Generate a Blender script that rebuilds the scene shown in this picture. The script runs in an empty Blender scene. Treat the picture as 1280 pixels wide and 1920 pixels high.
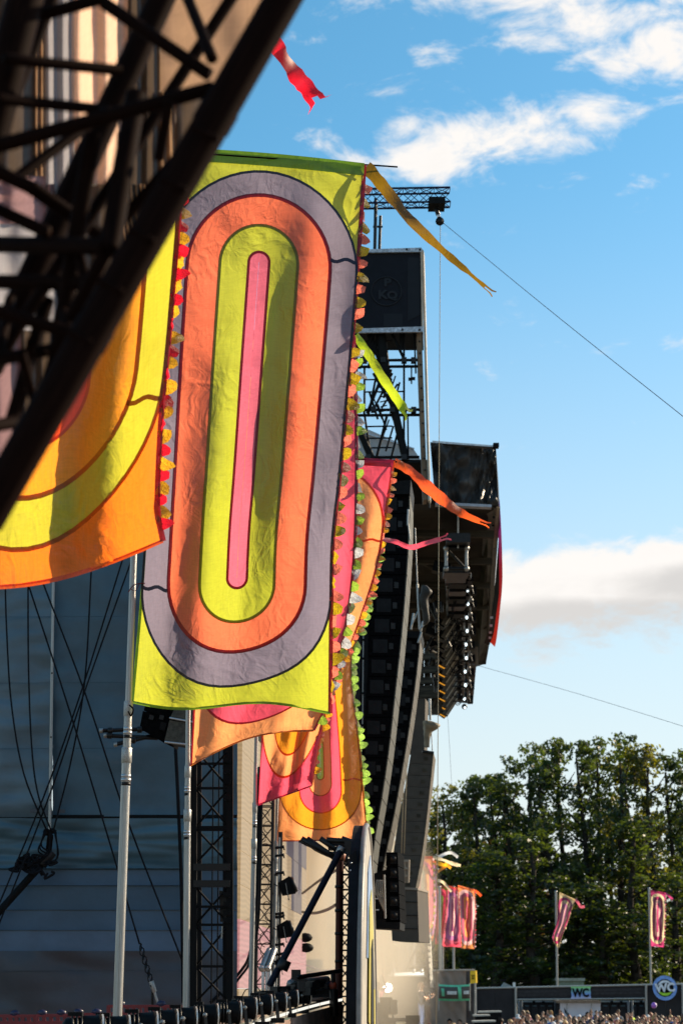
import bpy, bmesh, math, random
from mathutils import Vector, Matrix, noise
R = math.radians
random.seed(7)
SC = bpy.context.scene
COL = SC.collection

# ------------------------------------------------------------------ camera
F = 3500.0                      # focal length in photograph pixels (1280 x 1920)
PITCH = math.atan(895 / F)
CAMZ = 2.9
cp, sp = math.cos(PITCH), math.sin(PITCH)
cam = bpy.data.cameras.new('camera')
co = bpy.data.objects.new('camera', cam); COL.objects.link(co)
co.location = (0, 0, CAMZ); co.rotation_euler = (math.pi / 2 + PITCH, 0, 0)
cam.sensor_fit = 'VERTICAL'; cam.sensor_height = 36; cam.lens = F / 1920 * 36
cam.clip_start = .1; cam.clip_end = 6000
cam.dof.use_dof = True; cam.dof.focus_distance = 16; cam.dof.aperture_fstop = 4.6
SC.camera = co

# ------------------------------------------------------------------ light
SUN_AZ, SUN_EL = R(62), R(27)
sd = Vector((math.sin(SUN_AZ) * math.cos(SUN_EL), math.cos(SUN_AZ) * math.cos(SUN_EL), math.sin(SUN_EL)))
sl = bpy.data.lights.new('sun', 'SUN'); so = bpy.data.objects.new('sun', sl); COL.objects.link(so)
sl.energy = 5.0; sl.angle = R(.5); sl.color = (1, .81, .56)
so.rotation_euler = sd.to_track_quat('Z', 'Y').to_euler()
SC.view_settings.view_transform = 'Standard'; SC.view_settings.look = 'None'
SC.view_settings.exposure = .5; SC.view_settings.gamma = 1
SC.view_settings.use_curve_mapping = False
SC.cycles.volume_step_rate = 4; SC.cycles.volume_bounces = 1
SC.cycles.max_bounces = 8; SC.cycles.transparent_max_bounces = 16


class NT:
    """small helper to wire nodes"""
    def __init__(s, tree):
        s.t = tree; s.t.nodes.clear()
    def n(s, kind, **kw):
        nd = s.t.nodes.new(kind)
        for k, v in kw.items():
            if k == 'ins':
                for a, b in v.items():
                    if isinstance(b, bpy.types.NodeSocket): s.t.links.new(b, nd.inputs[a])
                    else: nd.inputs[a].default_value = b
            else: setattr(nd, k, v)
        return nd
    def m(s, op, a, b=0.0, c=None, clamp=False):
        ins = {0: a, 1: b}
        if c is not None: ins[2] = c
        return s.n('ShaderNodeMath', operation=op, use_clamp=clamp, ins=ins).outputs[0]
    def mix(s, f, a, b):
        return s.n('ShaderNodeMix', data_type='RGBA', ins={0: f, 6: a, 7: b}).outputs[2]
    def ramp(s, f, a, b):
        return s.n('ShaderNodeMapRange', interpolation_type='SMOOTHSTEP', ins={0: f, 1: a, 2: b}).outputs[0]


def pdir(px, py):
    dx, dy = (px - 640) / F, (960 - py) / F
    return Vector((dx, cp - dy * sp, sp + dy * cp))
def V(px, py, Y):
    d = pdir(px, py)
    return Vector((0, 0, CAMZ)) + d * (Y / d.y)
def azel(px, py):
    d = pdir(px, py).normalized()
    return math.atan2(d.x, d.y), math.asin(d.z)

world = bpy.data.worlds.new('World'); SC.world = world; world.use_nodes = True
W = NT(world.node_tree)
sky = W.n('ShaderNodeTexSky', sky_type='NISHITA')
sky.sun_disc = False; sky.sun_elevation = SUN_EL; sky.sun_rotation = SUN_AZ
sky.air_density = 1.0; sky.dust_density = .6; sky.ozone_density = 3.0
tc = W.n('ShaderNodeTexCoord')
sep = W.n('ShaderNodeSeparateXYZ', ins={0: tc.outputs['Generated']})
el = W.m('ARCSINE', sep.outputs[2]); az = W.m('ARCTAN2', sep.outputs[0], sep.outputs[1])
n1 = W.n('ShaderNodeTexNoise', ins={'Vector': W.n('ShaderNodeMapping', ins={0: tc.outputs['Generated'], 3: (1, 1, 2.0)}).outputs[0],
         'Scale': 24.0, 'Detail': 11.0, 'Roughness': .62, 'Distortion': .35}).outputs[0]
n2 = W.n('ShaderNodeTexNoise', ins={'Vector': W.n('ShaderNodeMapping', ins={0: tc.outputs['Generated'], 3: (1, 1, 2.6)}).outputs[0],
         'Scale': 5.0, 'Detail': 5.0, 'Roughness': .55}).outputs[0]
# separate clouds, each a soft ellipse of directions broken up by noise: photo pixel centre, half widths, tilt, weight
total = None; low = None
for (px, py, wx, wy, tilt, wt) in ((940, 255, 235, 60, .10, 1.0), (1110, 215, 105, 52, 0, .95), (800, 300, 170, 55, .05, .85), (750, 250, 70, 40, .3, .7), (820, 90, 55, 60, .5, .30),
                                   (610, 262, 60, 40, .2, .35), (1190, 60, 420, 120, -.3, .80), (780, -10, 360, 50, 0, .62), (1010, 70, 260, 40, -.35, .55), (1000, 165, 80, 18, -.4, .28),
                                   (1120, 1105, 300, 88, .04, 1.5), (1290, 1045, 190, 62, .1, 1.05), (990, 1160, 180, 60, -.1, .85), (1190, 345, 70, 26, .2, .30)):
    ca, ce = azel(px, py)
    a0 = W.m('SUBTRACT', az, ca); e0 = W.m('SUBTRACT', el, ce)
    ct, st = math.cos(tilt), math.sin(tilt)
    a1 = W.m('ADD', W.m('MULTIPLY', a0, ct), W.m('MULTIPLY', e0, st))
    e1 = W.m('SUBTRACT', W.m('MULTIPLY', e0, ct), W.m('MULTIPLY', a0, st))
    a1 = W.m('DIVIDE', a1, wx / F); e1 = W.m('DIVIDE', e1, wy / F)
    rr = W.m('ADD', W.m('MULTIPLY', a1, a1), W.m('MULTIPLY', e1, e1))
    g = W.m('MULTIPLY', W.m('EXPONENT', W.m('MULTIPLY', rr, -1.0)), wt)
    total = g if total is None else W.m('MAXIMUM', total, g)
    if py > 1000:
        lo = W.m('MULTIPLY', g, W.m('MULTIPLY', e1, -1))
        low = lo if low is None else W.m('MAXIMUM', low, lo)
# the rest of the sky carries clouds of the same kind
outside = W.ramp(W.m('ABSOLUTE', az), .24, .5)
above = W.ramp(el, .58, .8)
gen = W.m('MULTIPLY', W.m('MAXIMUM', outside, above), W.m('MULTIPLY', W.ramp(n2, .52, .7), .7))
total = W.m('MAXIMUM', total, gen)
dens = W.ramp(W.m('ADD', total, W.m('MULTIPLY', W.m('SUBTRACT', n1, .5), 2.5)), .28, 1.0)
shade = W.ramp(W.m('ADD', low, W.m('MULTIPLY', W.m('SUBTRACT', n1, .5), .5)), .0, .45)
ccol = W.mix(shade, (5.3, 5.1, 4.9, 1), (3.8, 3.7, 3.6, 1))
hs = W.n('ShaderNodeHueSaturation', ins={'Hue': .478, 'Saturation': 1.22, 'Value': 1.0, 'Color': sky.outputs[0]})
warm = W.n('ShaderNodeHueSaturation', ins={'Saturation': 1.32, 'Value': 1.0, 'Color': sky.outputs[0]})
# pale band of thin high haze low over the horizon, all the way round
hz = W.m('SUBTRACT', 1.0, W.ramp(el, .02, .46))
mixc = W.mix(W.m('MULTIPLY', hz, .82), hs.outputs[0], (4.35, 4.45, 4.35, 1))
mixc = W.mix(dens, mixc, ccol)
bg = W.n('ShaderNodeBackground', ins={0: mixc, 1: .135})
W.n('ShaderNodeOutputWorld', ins={0: bg.outputs[0]})

# ------------------------------------------------------------------ materials
def srgb(r, g, b):
    f = lambda c: (c / 255 / 12.92) if c <= 10 else ((c / 255 + .055) / 1.055) ** 2.4
    return (f(r), f(g), f(b), 1)
def c4(c): return c if len(c) == 4 else (*c, 1)
MATS = {}
def pm(name, col, rough=.6, metal=0.0, var=.12, scale=6.0, bump=.0, bscale=40.0, stretch=(1, 1, 1), dirt=None, spec=None, bdist=.01):
    """principled material with colour variation, optional relief and dirt"""
    if name in MATS: return MATS[name]
    m = bpy.data.materials.new(name); m.use_nodes = True; t = NT(m.node_tree); MATS[name] = m
    tc = t.n('ShaderNodeTexCoord').outputs['Object']
    mp = t.n('ShaderNodeMapping', ins={0: tc, 3: stretch}).outputs[0]
    nz = t.n('ShaderNodeTexNoise', ins={'Vector': mp, 'Scale': scale, 'Detail': 6.0, 'Roughness': .6}).outputs[0]
    c = c4(col)
    c1 = tuple(min(1, v * (1 + var * 1.6)) for v in c[:3]) + (1,); c2 = tuple(v * max(0, 1 - var * 1.6) for v in c[:3]) + (1,)
    colr = t.mix(t.ramp(nz, .3, .7), c2, c1)
    if dirt:
        nd = t.n('ShaderNodeTexNoise', ins={'Vector': mp, 'Scale': scale * 2.3, 'Detail': 8.0, 'Roughness': .7}).outputs[0]
        colr = t.mix(t.ramp(nd, .52, .68), colr, c4(dirt))
    ins = {'Base Color': colr, 'Metallic': metal, 'Roughness': t.m('ADD', rough - .1, t.m('MULTIPLY', nz, .2))}
    if spec is None and max(c[:3]) < .06: spec = .12
    if spec is not None: ins['Specular IOR Level'] = spec
    p = t.n('ShaderNodeBsdfPrincipled', ins=ins)
    if bump:
        nb = t.n('ShaderNodeTexNoise', ins={'Vector': mp, 'Scale': bscale, 'Detail': 5.0}).outputs[0]
        b = t.n('ShaderNodeBump', ins={'Strength': bump, 'Distance': bdist, 'Height': nb})
        t.t.links.new(b.outputs[0], p.inputs['Normal'])
    t.n('ShaderNodeOutputMaterial', ins={0: p.outputs[0]})
    return m
def cloth(name, col, trans=.88, sc=1.0, crease=1.0, tcol=None, gloss=.04):
    """thin creased nylon that lets the sun through"""
    if name in MATS: return MATS[name]
    m = bpy.data.materials.new(name); m.use_nodes = True; t = NT(m.node_tree); MATS[name] = m
    tc = t.n('ShaderNodeTexCoord').outputs['Object']
    w = t.n('ShaderNodeTexNoise', ins={'Vector': tc, 'Scale': 1.6 * sc, 'Detail': 2.0}).outputs['Color']
    v = t.n('ShaderNodeVectorMath', operation='ADD', ins={0: tc, 1: t.n('ShaderNodeVectorMath', operation='SCALE', ins={0: w, 3: .5 / sc}).outputs[0]}).outputs[0]
    mp = t.n('ShaderNodeMapping', ins={0: v, 3: (1.0, 1.0, .55)}).outputs[0]
    vor = t.n('ShaderNodeTexVoronoi', feature='DISTANCE_TO_EDGE', ins={'Vector': mp, 'Scale': 5.0 * sc}).outputs[0]
    vor2 = t.n('ShaderNodeTexVoronoi', feature='DISTANCE_TO_EDGE', ins={'Vector': mp, 'Scale': 13.0 * sc}).outputs[0]
    nz = t.n('ShaderNodeTexNoise', ins={'Vector': mp, 'Scale': 9.0 * sc, 'Detail': 7.0, 'Roughness': .62, 'Distortion': 1.0}).outputs[0]
    big = t.n('ShaderNodeTexNoise', ins={'Vector': tc, 'Scale': 2.2 * sc, 'Detail': 2.0}).outputs[0]
    crz = t.ramp(vor, .0, .16); crz2 = t.ramp(vor2, .0, .2)
    h = t.m('ADD', t.m('MULTIPLY', crz, t.m('MULTIPLY', t.ramp(big, .35, .65), .55)), t.m('ADD', t.m('MULTIPLY', nz, 1.3), t.m('MULTIPLY', crz2, .16)))
    # woven threads, vertical and horizontal
    thr = t.n('ShaderNodeTexNoise', ins={'Vector': t.n('ShaderNodeMapping', ins={0: tc, 3: (120, 20, 3)}).outputs[0], 'Scale': 1.2, 'Detail': 3.0}).outputs[0]
    thr2 = t.n('ShaderNodeTexNoise', ins={'Vector': t.n('ShaderNodeMapping', ins={0: tc, 3: (3, 20, 90)}).outputs[0], 'Scale': 1.2, 'Detail': 3.0}).outputs[0]
    h = t.m('MULTIPLY', h, t.ramp(t.n('ShaderNodeTexNoise', ins={'Vector': tc, 'Scale': 1.5 * sc, 'Detail': 3.0}).outputs[0], .30, .62))
    bmp = t.n('ShaderNodeBump', ins={'Strength': 1.0 * crease, 'Distance': .012 / sc, 'Height': h}).outputs[0]
    c = c4(col)
    f = t.m('ADD', .72, t.m('ADD', t.m('MULTIPLY', thr, .28), t.m('MULTIPLY', thr2, .28)))
    cr = t.n('ShaderNodeMix', data_type='RGBA', blend_type='MULTIPLY', ins={0: 1.0, 6: tuple(q * .62 for q in c[:3]) + (1,), 7: t.n('ShaderNodeCombineColor', ins={0: f, 1: f, 2: f}).outputs[0]}).outputs[2]
    tl = c4(tcol) if tcol else c
    ct = t.n('ShaderNodeMix', data_type='RGBA', blend_type='MULTIPLY', ins={0: 1.0, 6: tl, 7: t.n('ShaderNodeCombineColor', ins={0: f, 1: f, 2: f}).outputs[0]}).outputs[2]
    d = t.n('ShaderNodeBsdfDiffuse', ins={0: cr, 'Normal': bmp})
    tr = t.n('ShaderNodeBsdfTranslucent', ins={0: ct, 'Normal': bmp})
    g = t.n('ShaderNodeBsdfGlossy', ins={0: (1, 1, 1, 1), 'Roughness': .5, 'Normal': bmp})
    a = t.n('ShaderNodeMixShader', ins={0: trans, 1: d.outputs[0], 2: tr.outputs[0]})
    a = t.n('ShaderNodeMixShader', ins={0: gloss, 1: a.outputs[0], 2: g.outputs[0]})
    t.n('ShaderNodeOutputMaterial', ins={0: a.outputs[0]})
    return m
def emit(name, col, st):
    if name in MATS: return MATS[name]
    m = bpy.data.materials.new(name); m.use_nodes = True; t = NT(m.node_tree); MATS[name] = m
    t.n('ShaderNodeOutputMaterial', ins={0: t.n('ShaderNodeEmission', ins={0: c4(col), 1: st}).outputs[0]})
    return m

BLK = pm('black_paint', (.005, .005, .0055), .6, .0, .3, 9, dirt=(.010, .009, .008))
BLKM = pm('black_metal', (.008, .008, .009), .4, .2, .3, 12, dirt=(.022, .018, .014), spec=.35)
RUST = pm('dark_brown_steel', (.010, .0042, .0030), .7, .0, .3, 8, spec=.02)
GALV = pm('galvanised_steel', (.36, .35, .33), .40, .75, .25, 9, .25, 60, dirt=(.22, .19, .16))
ALU = pm('aluminium', (.55, .55, .56), .35, .8, .15, 10)
GRILL = pm('speaker_grille', (.060, .056, .042), .6, .3, .25, 30, .4, 150)
BOXM = pm('speaker_paint', (.0040, .0040, .0045), .75, 0, .3, 20, .2, 120, spec=.02)
BLKC = pm('black_cloth', (.008, .008, .010), .8, 0, .25, 4, .3, 12)
TIMB = pm('timber', (.16, .10, .055), .7, 0, .25, 6, stretch=(1, 1, .2))

# ------------------------------------------------------------------ object helpers
def tag(o, label=None, cat=None, group=None, kind=None):
    if label: o['label'] = label
    if cat: o['category'] = cat
    if group: o['group'] = group
    if kind: o['kind'] = kind
    return o
def thing(name, label, cat, loc=(0, 0, 0), group=None):
    o = bpy.data.objects.new(name, None); COL.objects.link(o)
    o.location = loc; o.empty_display_size = .2
    return tag(o, label, cat, group)
def wl(o):
    v = Vector((0, 0, 0))
    while o is not None: v = v + Vector(o.location); o = o.parent
    return v
class MB:
    def __init__(s): s.v = []; s.f = []; s.mi = []; s.sm = []
    def add(s, vs, fs, mi=0, smooth=False):
        b = len(s.v); s.v += [Vector(v) for v in vs]
        for f in fs: s.f.append(tuple(b + i for i in f)); s.mi.append(mi); s.sm.append(smooth)
        return s
    def prism(s, pts, vec, mi=0):
        n = len(pts); pts = [Vector(p) for p in pts]; vec = Vector(vec)
        return s.add(pts + [p + vec for p in pts], [tuple(range(n))[::-1], tuple(range(n, 2 * n))] + [(i, (i + 1) % n, n + (i + 1) % n, n + i) for i in range(n)], mi)
    def box(s, c, size, rz=0, mi=0, rx=0, ry=0):
        M = Matrix.Translation(c) @ Matrix.Rotation(rz, 4, 'Z') @ Matrix.Rotation(ry, 4, 'Y') @ Matrix.Rotation(rx, 4, 'X')
        x, y, z = (k / 2 for k in size)
        p = [M @ Vector(q) for q in ((-x, -y, -z), (x, -y, -z), (x, y, -z), (-x, y, -z), (-x, -y, z), (x, -y, z), (x, y, z), (-x, y, z))]
        return s.add(p, [(0, 3, 2, 1), (4, 5, 6, 7), (0, 1, 5, 4), (1, 2, 6, 5), (2, 3, 7, 6), (3, 0, 4, 7)], mi)
    def tube(s, pts, r, n=8, mi=0, cap=True):
        pts = [Vector(p) for p in pts]; rs = r if isinstance(r, (list, tuple)) else [r] * len(pts)
        vs = []; fs = []
        prev = None
        for i, p in enumerate(pts):
            d = (pts[min(i + 1, len(pts) - 1)] - pts[max(i - 1, 0)]).normalized()
            if prev is None: a = d.orthogonal().normalized()
            else: a = (prev - d * prev.dot(d)).normalized()
            prev = a; b = d.cross(a)
            vs += [p + (a * math.cos(2 * math.pi * k / n) + b * math.sin(2 * math.pi * k / n)) * rs[i] for k in range(n)]
        for i in range(len(pts) - 1):
            fs += [(i * n + k, i * n + (k + 1) % n, (i + 1) * n + (k + 1) % n, (i + 1) * n + k) for k in range(n)]
        if cap: fs += [tuple(range(n))[::-1], tuple(range((len(pts) - 1) * n, len(pts) * n))]
        return s.add(vs, fs, mi, True)
    def grid(s, fn, nu, nv, mi=0, smooth=True):
        vs = [fn(i / nu, j / nv) for j in range(nv + 1) for i in range(nu + 1)]
        fs = [(j * (nu + 1) + i, j * (nu + 1) + i + 1, (j + 1) * (nu + 1) + i + 1, (j + 1) * (nu + 1) + i) for j in range(nv) for i in range(nu)]
        return s.add(vs, fs, mi, smooth)
    def sphere(s, c, r, n=10, mi=0, sc=(1, 1, 1)):
        c = Vector(c)
        return s.grid(lambda u, v: c + Vector((math.cos(2 * math.pi * u) * math.sin(math.pi * v) * sc[0], math.sin(2 * math.pi * u) * math.sin(math.pi * v) * sc[1], -math.cos(math.pi * v) * sc[2])) * r, n, n // 2 + 1, mi)
    def mesh(s, name, off=Vector((0, 0, 0))):
        me = bpy.data.meshes.new(name)
        me.from_pydata([tuple(v - off) for v in s.v], [], s.f)
        me.polygons.foreach_set('material_index', s.mi); me.polygons.foreach_set('use_smooth', s.sm)
        me.update(); return me
    def obj(s, name, mat, parent=None, base=None):
        off = wl(parent) if parent else (Vector(base) if base is not None else Vector((0, 0, 0)))
        me = s.mesh(name, off)
        for m in (mat if isinstance(mat, (list, tuple)) else [mat]): me.materials.append(m)
        o = bpy.data.objects.new(name, me); COL.objects.link(o)
        if parent: o.parent = parent
        elif base is not None: o.location = base
        return o
UNIT = {}
def unit(kind, mat, n=8):
    k = (kind, mat.name, n)
    if k not in UNIT:
        m = MB()
        if kind == 'rod': m.tube([(0, 0, 0), (0, 0, 1)], 1, n)
        else: m.box((0, 0, .5), (1, 1, 1))
        me = m.mesh(kind + '_' + mat.name); me.materials.append(mat); UNIT[k] = me
    return UNIT[k]
def rod(name, a, b, r, mat, parent, n=8, kind='rod', r2=None):
    a = Vector(a); b = Vector(b); d = b - a
    o = bpy.data.objects.new(name, unit(kind, mat, n)); COL.objects.link(o)
    q = d.to_track_quat('Z', 'Y') if d.length > 1e-6 else Vector((0, 0, 1)).to_track_quat('Z', 'Y')
    o.parent = parent
    o.matrix_local = Matrix.Translation(a - (wl(parent) if parent else Vector((0, 0, 0)))) @ q.to_matrix().to_4x4() @ Matrix.Diagonal((r, r2 or r, d.length, 1))
    return o
def bar(name, a, b, w, h, mat, parent): return rod(name, a, b, w, mat, parent, 8, 'bar', h)
def copy_tree(o, parent=None):
    c = o.copy(); COL.objects.link(c); c.parent = parent
    for ch in list(o.children): copy_tree(ch, c)
    return c
def lerp(a, b, t): return a + (b - a) * t
def curve(pts, n):
    """catmull-rom through the points"""
    pts = [Vector(p) for p in pts]; out = []
    P = [pts[0] * 2 - pts[1]] + pts + [pts[-1] * 2 - pts[-2]]
    for i in range(1, len(P) - 2):
        for k in range(n):
            t = k / n; a, b, c, d = P[i - 1:i + 3]
            out.append(.5 * ((2 * b) + (c - a) * t + (2 * a - 5 * b + 4 * c - d) * t * t + (3 * b - a - 3 * c + d) * t ** 3))
    out.append(pts[-1]); return out
def cable(name, label, pts, r, mat, group=None, n=6, cat='cable'):
    p = curve(pts, 6) if len(pts) > 2 else [Vector(q) for q in pts]
    o = MB().tube(p, r, n).obj(name, mat, base=p[-1])
    return tag(o, label, cat, group)
def text(name, s, size, mat, parent, M, bold=.0, depth=.01, sx=1.0):
    c = bpy.data.curves.new(name, 'FONT'); c.body = s; c.size = size; c.offset = bold; c.extrude = depth
    c.align_x = 'CENTER'; c.align_y = 'CENTER'; c.resolution_u = 3
    t = bpy.data.objects.new(name, c); COL.objects.link(t)
    bpy.context.view_layer.update()
    me = bpy.data.meshes.new_from_object(t.evaluated_get(bpy.context.evaluated_depsgraph_get()))
    bpy.data.objects.remove(t); me.materials.clear(); me.materials.append(mat)
    o = bpy.data.objects.new(name, me); COL.objects.link(o); o.parent = parent
    o.matrix_local = Matrix.Translation(-wl(parent)) @ M @ Matrix.Diagonal((sx, 1, 1, 1)) if parent else M
    return o
UPRIGHT = Matrix.Rotation(math.pi / 2, 4, 'X')     # text facing the camera side (-Y)
def truss(name, label, a, b, w, bay, rc, rb, mat, up=Vector((0, 0, 1)), cat='truss', group=None, root=None, depth=None, x=False):
    """box truss from a to b: four chords, battens and diagonals, each a part"""
    a = Vector(a); b = Vector(b); ax = (b - a); L = ax.length; ax.normalize()
    s1 = ax.cross(up).normalized(); s2 = s1.cross(ax).normalized(); depth = depth or w
    t = root or thing(name, label, cat, a, group)
    cs = [s1 * (w / 2 * i) + s2 * (depth / 2 * j) for i, j in ((-1, -1), (1, -1), (1, 1), (-1, 1))]
    for c in cs: rod('chord', a + c, b + c, rc, mat, t)
    n = max(1, round(L / bay)); 
    for k in range(4):
        c0, c1 = cs[k], cs[(k + 1) % 4]
        for i in range(n):
            p, q = a + ax * (L * i / n), a + ax * (L * (i + 1) / n)
            if (i + k) % 2: p, q = q, p
            rod('brace', p + c0, q + c1, rb, mat, t, 5)
            if x: rod('brace', q + c0, p + c1, rb, mat, t, 5)
        if k % 2 == 0:
            for i in range(n + 1): rod('batten', a + ax * (L * i / n) + c0, a + ax * (L * i / n) + c1, rb, mat, t, 5)
    return t
def struct(o, kind='structure'): o['kind'] = kind; return o

# ------------------------------------------------------------------ banners
C_LIME = (.42, .45, .035); C_LAV = (.19, .165, .22); C_CORAL = (.76, .165, .075); C_PINK = (.58, .12, .19)
C_HOT = (.85, .09, .15); C_PEACH = (.90, .34, .12); C_ORANGE = (.85, .31, .02); C_YELL = (.50, .46, .035)
C_ORR = (.90, .20, .015); C_RED = (.95, .10, .02); C_OLIVE = (.42, .56, .03)
def cl(nm, c, **k): return cloth('nylon_' + nm, c, **k)
K = dict(lime=cl('lime', C_LIME), lav=cl('lavender', C_LAV), coral=cl('coral', C_CORAL), rose=cl('rose', C_PINK), hot=cl('hot_pink', C_HOT),
         peach=cl('peach', C_PEACH), orange=cl('orange', C_ORANGE), yell=cl('yellow', C_YELL), orr=cl('deep_orange', C_ORR), red=cl('red', C_RED),
         dgreen=cl('dark_green', (.16, .30, .01), trans=.5), navy=cl('navy', (.035, .035, .07), trans=.5), dred=cl('dark_red', (.30, .012, .02), trans=.5),
         olive=cl('olive_seam', (.20, .22, .01), trans=.5), maroon=cl('maroon', (.42, .01, .05), trans=.5), brown=cl('brown_seam', (.42, .12, .01), trans=.5),
         redor=cl('red_orange_seam', (.75, .10, .01), trans=.5), sred=cl('scarlet', (.95, .012, .035)), gold=cl('gold', (.17, .095, .006)),
         white=cl('off_white', (.60, .62, .64)), green=cl('leaf_green', (.32, .50, .05)), vlime=cl('bright_lime', (.45, .58, .02)),
         scor=cl('salmon', (.85, .20, .13)), sgold=cl('old_gold', (.50, .34, .01)), samb=cl('amber', (.90, .45, .02)), sgreen=cl('pale_green', (.45, .72, .12)),
         purple=cl('purple', (.50, .20, .42)), pale=cl('pale_pink', (.85, .50, .50)), cream=cl('cream', (.80, .66, .42)), mag=cl('magenta', (.50, .05, .19)),
         plum=cl('plum', (.30, .03, .20)), darkg=cl('dark_olive', (.12, .10, .01)), ribbon=cl('orange_red', (.85, .11, .02)))

def interp(pts, v):
    """smooth curve through pixel points, parameter by height"""
    n = len(pts); ys = [p[1] for p in pts]
    T = [(y - ys[0]) / (ys[-1] - ys[0]) for y in ys]
    for i in range(n - 1):
        if v <= T[i + 1] or i == n - 2:
            t = (v - T[i]) / (T[i + 1] - T[i]); t = max(-.2, min(1.2, t))
            def tan(j):
                a = max(0, j - 1); b = min(n - 1, j + 1)
                return ((pts[b][0] - pts[a][0]) / (T[b] - T[a]), (pts[b][1] - pts[a][1]) / (T[b] - T[a]))
            h = T[i + 1] - T[i]; m0, m1 = tan(i), tan(i + 1)
            t2, t3 = t * t, t * t * t; o = []
            for k in (0, 1):
                o.append((2 * t3 - 3 * t2 + 1) * pts[i][k] + (t3 - 2 * t2 + t) * h * m0[k] + (-2 * t3 + 3 * t2) * pts[i + 1][k] + (t3 - t2) * h * m1[k])
            return o
def make_S(Y0, left, right, botbow=None, topbow=None, slope=-.25, amp=.02, waves=5, seed=0, lean=0.0, rightbow=0.0, belly=.5):
    xw = (right[0][0] - left[0][0]) / F * Y0
    def S(u, v, off=0.0):
        l = interp(left, v); r = interp(right, v)
        x = lerp(l[0], r[0], u); y = lerp(l[1], r[1], u)
        if botbow: y += botbow(u) * max(0, v) ** 5
        if topbow: y += topbow(u) * max(0, 1 - v) ** 8
        a = amp * (.7 + .9 * min(1, v * 2)) 
        ph = seed * 1.7 + .9 * math.sin(v * 3.1 + seed)
        fold = a * math.sin(u * waves * 2 * math.pi / 2.2 + ph + v * 1.3) + a * .55 * math.sin(u * waves * 4.1 + v * 4.3 + seed * 3)
        nz = noise.noise(Vector((u * 2.4 + seed * 5, v * 4.0, seed))) * amp * 3.4 + noise.noise(Vector((u * 7 + v * 2, v * 11, seed + 3))) * amp * .45
        crk = (1 - abs(noise.noise(Vector((u * 9, v * 22, seed + 9)))) * 2) * amp * .16 + (1 - abs(noise.noise(Vector((u * 14 + v * 9, v * 16 - u * 8, seed + 19)))) * 2) * amp * .12
        for (cu_, cv_, m_) in ((0, 0, 1), (1, 0, 1), (0, 1, 1.3), (1, 1, .5)):
            du_, dv_ = u - cu_, (v - cv_) * 2.9
            crk += m_ * amp * .38 * math.sin(math.atan2(dv_, du_) * 17 + seed) * math.exp(-math.hypot(du_, dv_) * 2.2) * min(1, math.hypot(du_, dv_) * 6)
        Y = Y0 - belly * math.sin(math.pi * min(1, max(0, v))) * min(1, Y0 / 14) + slope * xw * (u - .5) + (fold + nz) * min(1.0, .25 + v * 6) + crk + off + lean * v + rightbow * max(0, (u - .7) / .3) ** 2
        return V(x, y, Y)
    return S
def stad(hw, vt, vb, asp, cu=.5, n1=14, n2=44):
    """closed stadium outline in cloth coordinates: list of (u, v, key)"""
    r = hw * asp; pts = []
    for k in range(n1 + 1):
        a = math.pi * k / n1
        pts.append((cu - hw * math.cos(a), vt + r * (1 - math.sin(a))))
    for k in range(1, n2):
        pts.append((cu + hw, lerp(vt + r, vb - r, k / n2)))
    for k in range(n1 + 1):
        a = math.pi * k / n1
        pts.append((cu + hw * math.cos(a), vb - r * (1 - math.sin(a))))
    for k in range(1, n2):
        pts.append((cu - hw, lerp(vb - r, vt + r, k / n2)))
    return pts
def rect_match(st, hw, vt, vb, asp, cu, n1, n2):
    r = hw * asp; out = []
    for i, (u, v) in enumerate(st):
        if i <= n1 or (n1 + n2 <= i <= 2 * n1 + n2):
            top = i <= n1; cy = vt + r if top else vb - r
            du, dv = (u - cu), (v - cy)
            ts = []
            if abs(du) > 1e-6: ts.append(((1 if du > 0 else 0) - cu) / du)
            if abs(dv) > 1e-6: ts.append(((0 if top else 1) - cy) / dv)
            t = min(x for x in ts if x > 0)
            out.append((cu + du * t, cy + dv * t))
        else: out.append((1.0 if u > cu else 0.0, v))
    # corners exactly
    for cu_, cv_ in ((0, 0), (1, 0), (1, 1), (0, 1)):
        k = min(range(len(out)), key=lambda j: (out[j][0] - cu_) ** 2 + ((out[j][1] - cv_) * 2.5) ** 2); out[k] = (cu_, cv_)
    return out
def ring(S, A, B, m, off=0.0):
    """strip of cloth between two matched outlines"""
    mb = MB(); n = len(A); vs = []
    for j in range(m + 1):
        t = j / m
        vs += [S(lerp(a[0], b[0], t), lerp(a[1], b[1], t), off) for a, b in zip(A, B)]
    fs = [(j * n + i, j * n + (i + 1) % n, (j + 1) * n + (i + 1) % n, (j + 1) * n + i) for j in range(m) for i in range(n)]
    return mb.add(vs, fs, 0, True)
def strip(S, pts, w, asp, off, closed=False):
    """narrow sewn strip following a line of cloth coordinates; w in cloth widths"""
    n = len(pts); L = []; Rr = []
    for i, (u, v) in enumerate(pts):
        a = pts[(i - 1) % n] if closed or i else pts[0]; b = pts[(i + 1) % n] if closed or i < n - 1 else pts[-1]
        du, dv = b[0] - a[0], (b[1] - a[1]) / asp
        l = math.hypot(du, dv) or 1; nu, nv = -dv / l * w / 2, du / l * w / 2 * asp
        L.append(S(u + nu, v + nv, off)); Rr.append(S(u - nu, v - nv, off))
    m = n if closed else n - 1
    return MB().add(L + Rr, [(i, (i + 1) % n, n + (i + 1) % n, n + i) for i in range(m)], 0, True)
SCM = {}
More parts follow.
